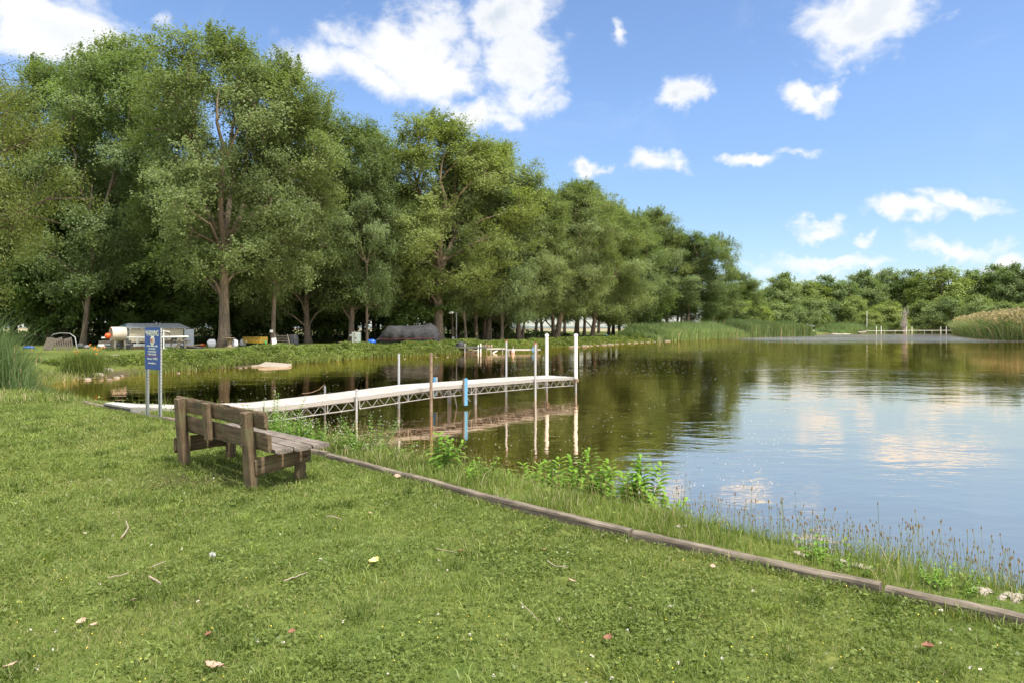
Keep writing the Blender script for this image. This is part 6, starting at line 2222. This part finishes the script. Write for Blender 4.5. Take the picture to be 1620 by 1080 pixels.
    mb.tube([(L * .36, -.4, .3), (L * .46, -.5, .75)], .04, 6); mb.tube([(L * .40, -.4, .1), (L * .47, -.5, .5)], .05, 6)
    mb.build('trailer_frame', RUST, root)
    for sx in (-.5, .45):
        mb = MB(); mb.lathe([(.001, -.09), (.22, -.09), (.27, 0), (.22, .09), (.001, .09)], (sx, -.75, .25), 16, 'Y'); mb.build('wheel', BLACKP, root)
    # lamp post
    x, y, z = place(722, 540.3)
    root = empty('street_lamp', (x, y, z)); tag(root, 'slim grey lamp post with a flat lamp arm on the far bank', 'street lamp')
    H = zat(495.5, y) - z
    mb = MB(); mb.tube([(0, 0, 0), (0, 0, H), (-.04, 0, H + .05), (-.25, 0, H + .06)], [.07, .05, .045, .04], 8); mb.build('pole', STEEL_D, root)
    mb = MB(); mb.lathe([(.001, -.34), (.09, -.30), (.14, -.1), (.11, .12), (.04, .2)], (-.48, 0, H + .05), 12, 'X', ); o = mb.build('lamp_head', simple_mat('lamp_white', (.75, .76, .76), .4, bump=0), root); o.scale = (1, 1, 1)
    mb = MB(); mb.box((0, -.08, H * .35), (.1, .08, .4)); mb.build('junction_box', RUST, root)
    # notices nailed to trunks
    for (u, v, vb, w, h, mat, lab) in [(429.5, 524, 547, 5, 4.2, WHITEP, 'white notice on the trunk left of the wooden steps'), (555, 530.5, 543, 4.2, 3.4, WHITEP, 'white notice on the trunk beside the metal cabinet'),
                                       (717, 534.6, 539, 4.2, 3.6, WHITEP, 'white notice at the foot of the tree by the lamp post'), (754, 528.2, 538.5, 3, 3.2, simple_mat('yellow_notice', (.75, .5, .2), .7), 'yellow notice on a slim trunk right of the lamp post')]:
        x, y, z = place(u, vb); yy = y - .36
        w_, h_ = w / F * yy, h / F * yy
        mb = MB(); mb.box(((u - 810) / F * yy, yy, zat(v, yy)), (w_, .02, h_))
        mb.box(((u - 810) / F * yy, yy + .16, zat(v, yy)), (.05, .32, .05))
        tag(mb.build('notice', mat), lab, 'notice', 'notices on tree trunks')

    # ---- low dock on the far bank
    x, y, z = place(745, 552, -.2)
    y = 57.3
    root = empty('low_dock', (0, y, WATER_Z)); tag(root, 'low narrow dock of mixed dark and white floats on the far bank', 'dock')
    def X(u, yy=y): return (u - 810) / F * yy
    def Zr(v): return zat(v, y) - WATER_Z
    mb = MB(); mb.box(((X(717) + X(770)) / 2, 0, Zr(549.3)), (X(770) - X(717), 1.0, .14)); mb.build('dark_float', DARKG, root, bevel=.03)
    mb = MB(); mb.box(((X(770) + X(800)) / 2, .1, Zr(551.5)), (X(800) - X(770), .9, .10)); mb.box(((X(800) + X(855)) / 2, .1, Zr(553)), (X(855) - X(800), .8, .10)); mb.build('white_deck', DECKM, root, bevel=.01)
    for (u, vt, mt) in [(736, 543, STEEL), (748.5, 552, RUST), (757, 545.5, WHITEP), (761, 543, WHITEP), (770, 541, RUST), (777, 551, STEEL), (805, 551, STEEL), (812, 547, STEEL_D), (843, 545, RUST), (849.5, 544, RUST), (795, 551, STEEL_D)]:
        mb = MB(); mb.tube([(X(u), -.45, -.5), (X(u), -.45, Zr(vt))], .045, 6); mb.build('post', mt, root)
    mb = MB(); mb.box((X(843), -.52, Zr(552.5)), (.12, .06, .40)); mb.build('bumper', BLUE, root)
    mb = MB()
    for k in range(4): mb.box((X(765) + .18 * k, .2, Zr(547.5) + .03 * (k % 2)), (.16, .5, .2), Matrix.Rotation(.2 * k, 3, 'Z'))
    mb.build('planks', TAN, root)
    mb = MB(); mb.tube([(X(780), -.5, Zr(557.5)), (X(787), -.5, Zr(554))], .05, 6); mb.build('white_rail', WHITEP, root)
    # black covered outboard
    x0 = X(729); yy = y
    mb = MB(); n = 16; vs = []
    for j, (hh, rr) in enumerate([(0, .42), (.12, .42), (.26, .38), (.38, .2), (.46, .05)]):
        for k in range(n):
            a = 2 * math.pi * k / n; vs.append((rr * math.cos(a) * (1 + .05 * math.sin(3 * a)), rr * .8 * math.sin(a), hh))
    mb.add(vs, [(j * n + k, j * n + (k + 1) % n, (j + 1) * n + (k + 1) % n, (j + 1) * n + k) for j in range(4) for k in range(n)] + [tuple(range(4 * n, 5 * n))])
    tag(mb.build('covered_outboard', BLACKP, loc=(x0, yy - .1, WATER_Z + Zr(548))), 'black peaked cover on the dark float of the low dock', 'outboard cover')
    # beige rowing hull drawn up
    mb = MB(); vs = []
    for i in range(13):
        f = i / 12; w_ = .42 * math.sin(math.pi * (.12 + .86 * f)) ** .6
        for k in range(9):
            a = math.pi * k / 8; vs.append((-1.1 + 2.3 * f, -w_ * math.cos(a), .28 * math.sin(a) * (1 - .3 * f)))
    mb.add(vs, [(i * 9 + k, (i + 1) * 9 + k, (i + 1) * 9 + k + 1, i * 9 + k + 1) for i in range(12) for k in range(8)], True)
    x, yy = gp(735, 556, -.45)
    tag(mb.build('upturned_boat', simple_mat('sand_hull', (.55, .44, .28), .6, var=.08), loc=((735 - 810) / F * 57.6, 57.9, -.5), rz=.12), 'sand coloured upturned boat at the waterline under the dark float', 'boat')
    # pink and white mooring buoy
    mb = MB(); mb.lathe([(.001, -.1), (.14, 0), (.15, .18), (.12, .26), (.04, .36), (.001, .38)], (X(811.5), -1.0 + y, WATER_Z), 14)
    tag(mb.build('buoy', simple_mat('faded_pink', (.62, .36, .33), .6, bump=0, var=.1)), 'faded pink mooring buoy floating by the low dock', 'buoy')

    # ---- rocks on the left landing
    stone = simple_mat('sandstone', (.24, .205, .16), .9, bump=.6, scale=4, col2=(.13, .11, .085))
    for i, (u, v, w, h, lab) in enumerate([(139, 597.5, 11, 5.5, 'leftmost low rock at the landing below the lily clump'), (153, 593.5, 22, 8, 'largest flat rock of the landing'), (168, 590.5, 22, 7.5, 'brown flat rock behind the largest one'),
                                           (185, 594.5, 10, 4.5, 'small flat rock at the right of the landing'), (163, 586, 18, 6, 'pale rock higher up the landing'), (181, 583, 26, 6, 'wide pinkish slab at the top of the landing'), (193, 592, 8, 3.2, 'little stone right of the landing'), (157, 587, 9, 5, 'leaning stone above the largest rock'),
                                           (282, 587, 6, 2.2, 'single stone at the waterline behind the sign'), (172, 597, 8, 3.0, 'wet stone at the water edge of the landing'),
                                           (380, 579.5, 6, 2.2, 'stone left of the pale slab'), (389, 579, 5, 2.0, 'second stone left of the pale slab'), (708, 563, 5, 1.5, 'stone at the shore left of the low dock'), (690, 563, 5, 1.5, 'stone at the shore below the tarpaulin covered boat'), (640, 565.5, 4, 1.5, 'small shore stone right of the tall grey dock post')]):
        x, y = gp(u, v, -.42)
        W = w / F * y / 2; H = h / F * y / 2
        bm = bmesh.new(); bmesh.ops.create_icosphere(bm, subdivisions=3, radius=1)
        for q in bm.verts:
            c = q.co.copy(); k = 1 + .3 * mnoise.noise(c * 1.1 + Vector((i * 3.3, 0, 0))) + .06 * mnoise.noise(c * 4)
            q.co = Vector((c.x * W * k, c.y * W * .7 * k, max(-.8, min(.75, c.z * k)) * H * 1.1))
        me = bpy.data.meshes.new('rock'); bm.to_mesh(me); bm.free(); me.materials.append(stone)
        o = link('rock', me); o.location = (x, y, max(h1(x, y), WATER_Z) + H * .35); o.rotation_euler = (.05, .1 * math.sin(i), i * .4)
        tag(o, lab, 'rock', 'rocks on the far shore')
    x, y = gp(424, 578, -.42)
    mb = MB(); mb.box((0, 0, .0), (1.5, 1.1, .16), Matrix.Rotation(.08, 3, 'Y') @ Matrix.Rotation(.12, 3, 'X')); mb.box((-.8, .1, -.04), (.8, .7, .14), Matrix.Rotation(-.3, 3, 'Z'))
    tag(mb.build('concrete_slab', simple_mat('pale_concrete', (.27, .23, .18), .85, var=.1, scale=3), loc=(x + .2, y + .5, -.45), bevel=.07), 'pale slab sloping into the water on the left part of the far bank', 'slab')
    # pale stone strip below the lawn
    for k in range(16):
        f = k / 15; u = 905 + 150 * f; v = np.interp(u, [905, 996, 1055], [548, 542.4, 539.2])
        x, y = gp(u, v - .1, -.45)
        r_ = random.Random(k)
        bm = bmesh.new(); bmesh.ops.create_icosphere(bm, subdivisions=1, radius=1)
        s = r_.uniform(.10, .34)
        for q in bm.verts: q.co = Vector((q.co.x * s * 1.8, q.co.y * s, q.co.z * s * .45)) * (1 + .2 * mnoise.noise(q.co * 2 + Vector((k, 0, 0))))
        me = bpy.data.meshes.new('shore_stone'); bm.to_mesh(me); bm.free(); me.materials.append(stone)
        o = link('shore_stone', me); o.location = (x, y, -.50)
        tag(o, 'flat pale stone at the waterline below the open lawn', 'stone', 'stones along the shore of the lawn')

    # ---- lily clump with orange flowers
    rng = np.random.default_rng(55)
    blobs = [(135, 589, 48, .55, 'tall clump of orange daylilies above the rocks', 1300), (178, 566, 13, .8, 'few daylilies at the top of the landing', 120)]
    flm = simple_mat('lily_orange', (.85, .22, .02), .6, bump=0)
    fm = bpy.data.meshes.new('flower')
    bm = bmesh.new()
    c0 = bm.verts.new((0, 0, 0))
    for k in range(6):
        a = k * math.pi / 3; p = bm.verts.new((.07 * math.cos(a), .07 * math.sin(a), .055)); q = bm.verts.new((.035 * math.cos(a + .4), .035 * math.sin(a + .4), .045)); s = bm.verts.new((.035 * math.cos(a - .4), .035 * math.sin(a - .4), .045))
        bm.faces.new((c0, s, p, q))
    bm.to_mesh(fm); bm.free(); fm.materials.append(flm)
    fl1 = [(119, 556), (123, 559), (121, 563), (120.5, 566.5), (123.5, 556), (155, 571), (153, 560), (158, 552), (152, 551), (146, 550), (142, 547), (137, 550.5), (149, 553), (151, 549.5), (165, 550), (161, 550), (160, 554), (156, 553.5), (143, 545.5), (166, 550)]
    fl2 = [(178, 556.5), (183, 558.5), (183.5, 552)]
    for (u, v, hpx, wd, lab, n), fls in zip(blobs, (fl1, fl2)):
        x, y = gp(u, v, -.3)
        root = empty('daylily_clump', (x, y, h1(x, y))); tag(root, lab, 'daylilies')
        X_ = rng.normal(size=n) * wd * .55; Y_ = rng.normal(size=n) * .35
        H = hpx / F * y * rng.uniform(.55, 1.0, n)
        S = Stuff()
        S.add(*blades(rng, np.stack([X_, Y_, np.full(n, -.1)], 1), H, rng.uniform(.015, .03, n), .45, .12 + .2 * rng.normal(size=n)))
        me = np_mesh('foliage', np.concatenate(S.V), np.concatenate(S.Q), np.concatenate(S.T), WEED, {'tint': np.concatenate(S.tint), 'dry': np.concatenate(S.dry)})
        link('foliage', me, root)
        sm = MB()
        for k, (fu, fv) in enumerate(fls):
            o = link('flower', fm, root)
            yy = y + rng.uniform(-.3, .5) + (1.0 if fv < 553 else 0); xx = (fu - 810) / F * yy; zz_ = zat(fv, yy)
            o.location = (xx - x, yy - y, zz_ - root.location.z); o.rotation_euler = (rng.uniform(.4, 1.1), 0, rng.uniform(-1, 1)); s = rng.uniform(.55, .95); o.scale = (s, s, s)
            sm.tube([((xx - x) * .8, (yy - y) * .6, 0), (xx - x, yy - y, zz_ - root.location.z)], .006, 4)
        sm.build('stem', STEMM, root)

    # ---- far end of the pond: dock, ramp, vehicle
    Y = 222.0
    root = empty('far_dock', (0, Y, WATER_Z)); tag(root, 'long thin pale dock at the far end of the pond, left of the reed bank', 'dock')
    def FX(u): return (u - 810) / F * Y
    def FZ(v): return zat(v, Y) - WATER_Z
    for (ua, ub, v, t) in [(1356, 1368, 525.3, .28), (1366, 1432, 523.4, .18), (1432, 1500, 522.9, .18), (1494, 1508, 522.6, .2)]:
        mb = MB(); mb.box(((FX(ua) + FX(ub)) / 2, 0, FZ(v)), (FX(ub) - FX(ua), 1.6, t)); mb.build('deck_section', DECKM, root)
    for (u, vt) in [(1384.5, 516), (1392, 516), (1432, 517), (1440.5, 517), (1486, 517), (1494.5, 516), (1397, 526), (1436, 522), (1414, 522), (1460, 522), (1472, 522)]:
        mb = MB(); mb.tube([(FX(u), -.8, -.5), (FX(u), -.8, FZ(vt))], .07, 6); mb.build('post', WHITEP if vt < 520 else STEEL, root)
    # boat ramp
    mb = MB(); x0, x1 = (1314 - 810) / F * 214, (1330 - 810) / F * 214
    mb.add([(x0, 205, WATER_Z - .3), (x1 + 2.5, 205, WATER_Z - .3), (x1, 238, .9), (x0 + 1.5, 238, .9), (x0, 205, WATER_Z - .8), (x1 + 2.5, 205, WATER_Z - .8), (x1, 238, .1), (x0 + 1.5, 238, .1)], [(0, 1, 2, 3), (4, 5, 6, 7), (0, 1, 5, 4), (1, 2, 6, 5), (2, 3, 7, 6), (3, 0, 4, 7)])
    tag(mb.build('boat_ramp', simple_mat('ramp_concrete', (.50, .44, .36), .9, var=.1)), kind='structure')
    # dark vehicle
    x, y = (1315 - 810) / F * 236, 236.0
    z = h1(x, y) + .55
    root = empty('parked_truck', (x, y, z)); tag(root, 'dark parked truck at the top of the boat ramp', 'truck')
    blk = simple_mat('black_car_paint', (.02, .022, .026), .3, bump=0); gl = simple_mat('dark_glass', (.05, .06, .07), .1, bump=0)
    mb = MB(); mb.box((0, 0, .95), (4.4, 1.9, .75)); mb.box((-.3, 0, 1.6), (3.0, 1.7, .7)); mb.build('body', blk, root, bevel=.15)
    mb = MB(); mb.box((-.3, -.87, 1.62), (2.5, .04, .42)); mb.build('window', gl, root)
    mb = MB(); mb.box((1.6, -.97, 1.0), (.5, .03, .35)); mb.build('headlight', WHITEP, root)
    for sx in (-1.4, 1.4):
        mb = MB(); mb.lathe([(.001, -.12), (.32, -.12), (.38, 0), (.32, .12), (.001, .12)], (sx, -.85, .38), 16, 'Y'); mb.build('wheel', BLACKP, root)
    x = (1278 - 810) / F * 236
    mb = MB(); mb.box((0, 0, .9), (4.0, 1.8, .6)); mb.box((0, 0, 1.4), (2.2, 1.5, .5))
    tag(mb.build('parked_car', simple_mat('silver_paint', (.55, .56, .58), .35, .3, bump=0), loc=(x, 236, h1(x, 236) + 1.0), bevel=.12), 'pale vehicle roof glimpsed above the cattail band', 'car')
    # pale post in the shrubs
    x = (1371.5 - 810) / F * 230
    mb = MB(); mb.tube([(0, 0, 0), (0, 0, zat(489, 230) - .1)], .07, 8)
    tag(mb.build('utility_post', WHITEP, loc=(x, 230, h1(x, 230))), 'pale post standing among the shrubs behind the far dock', 'post')


build_yard()
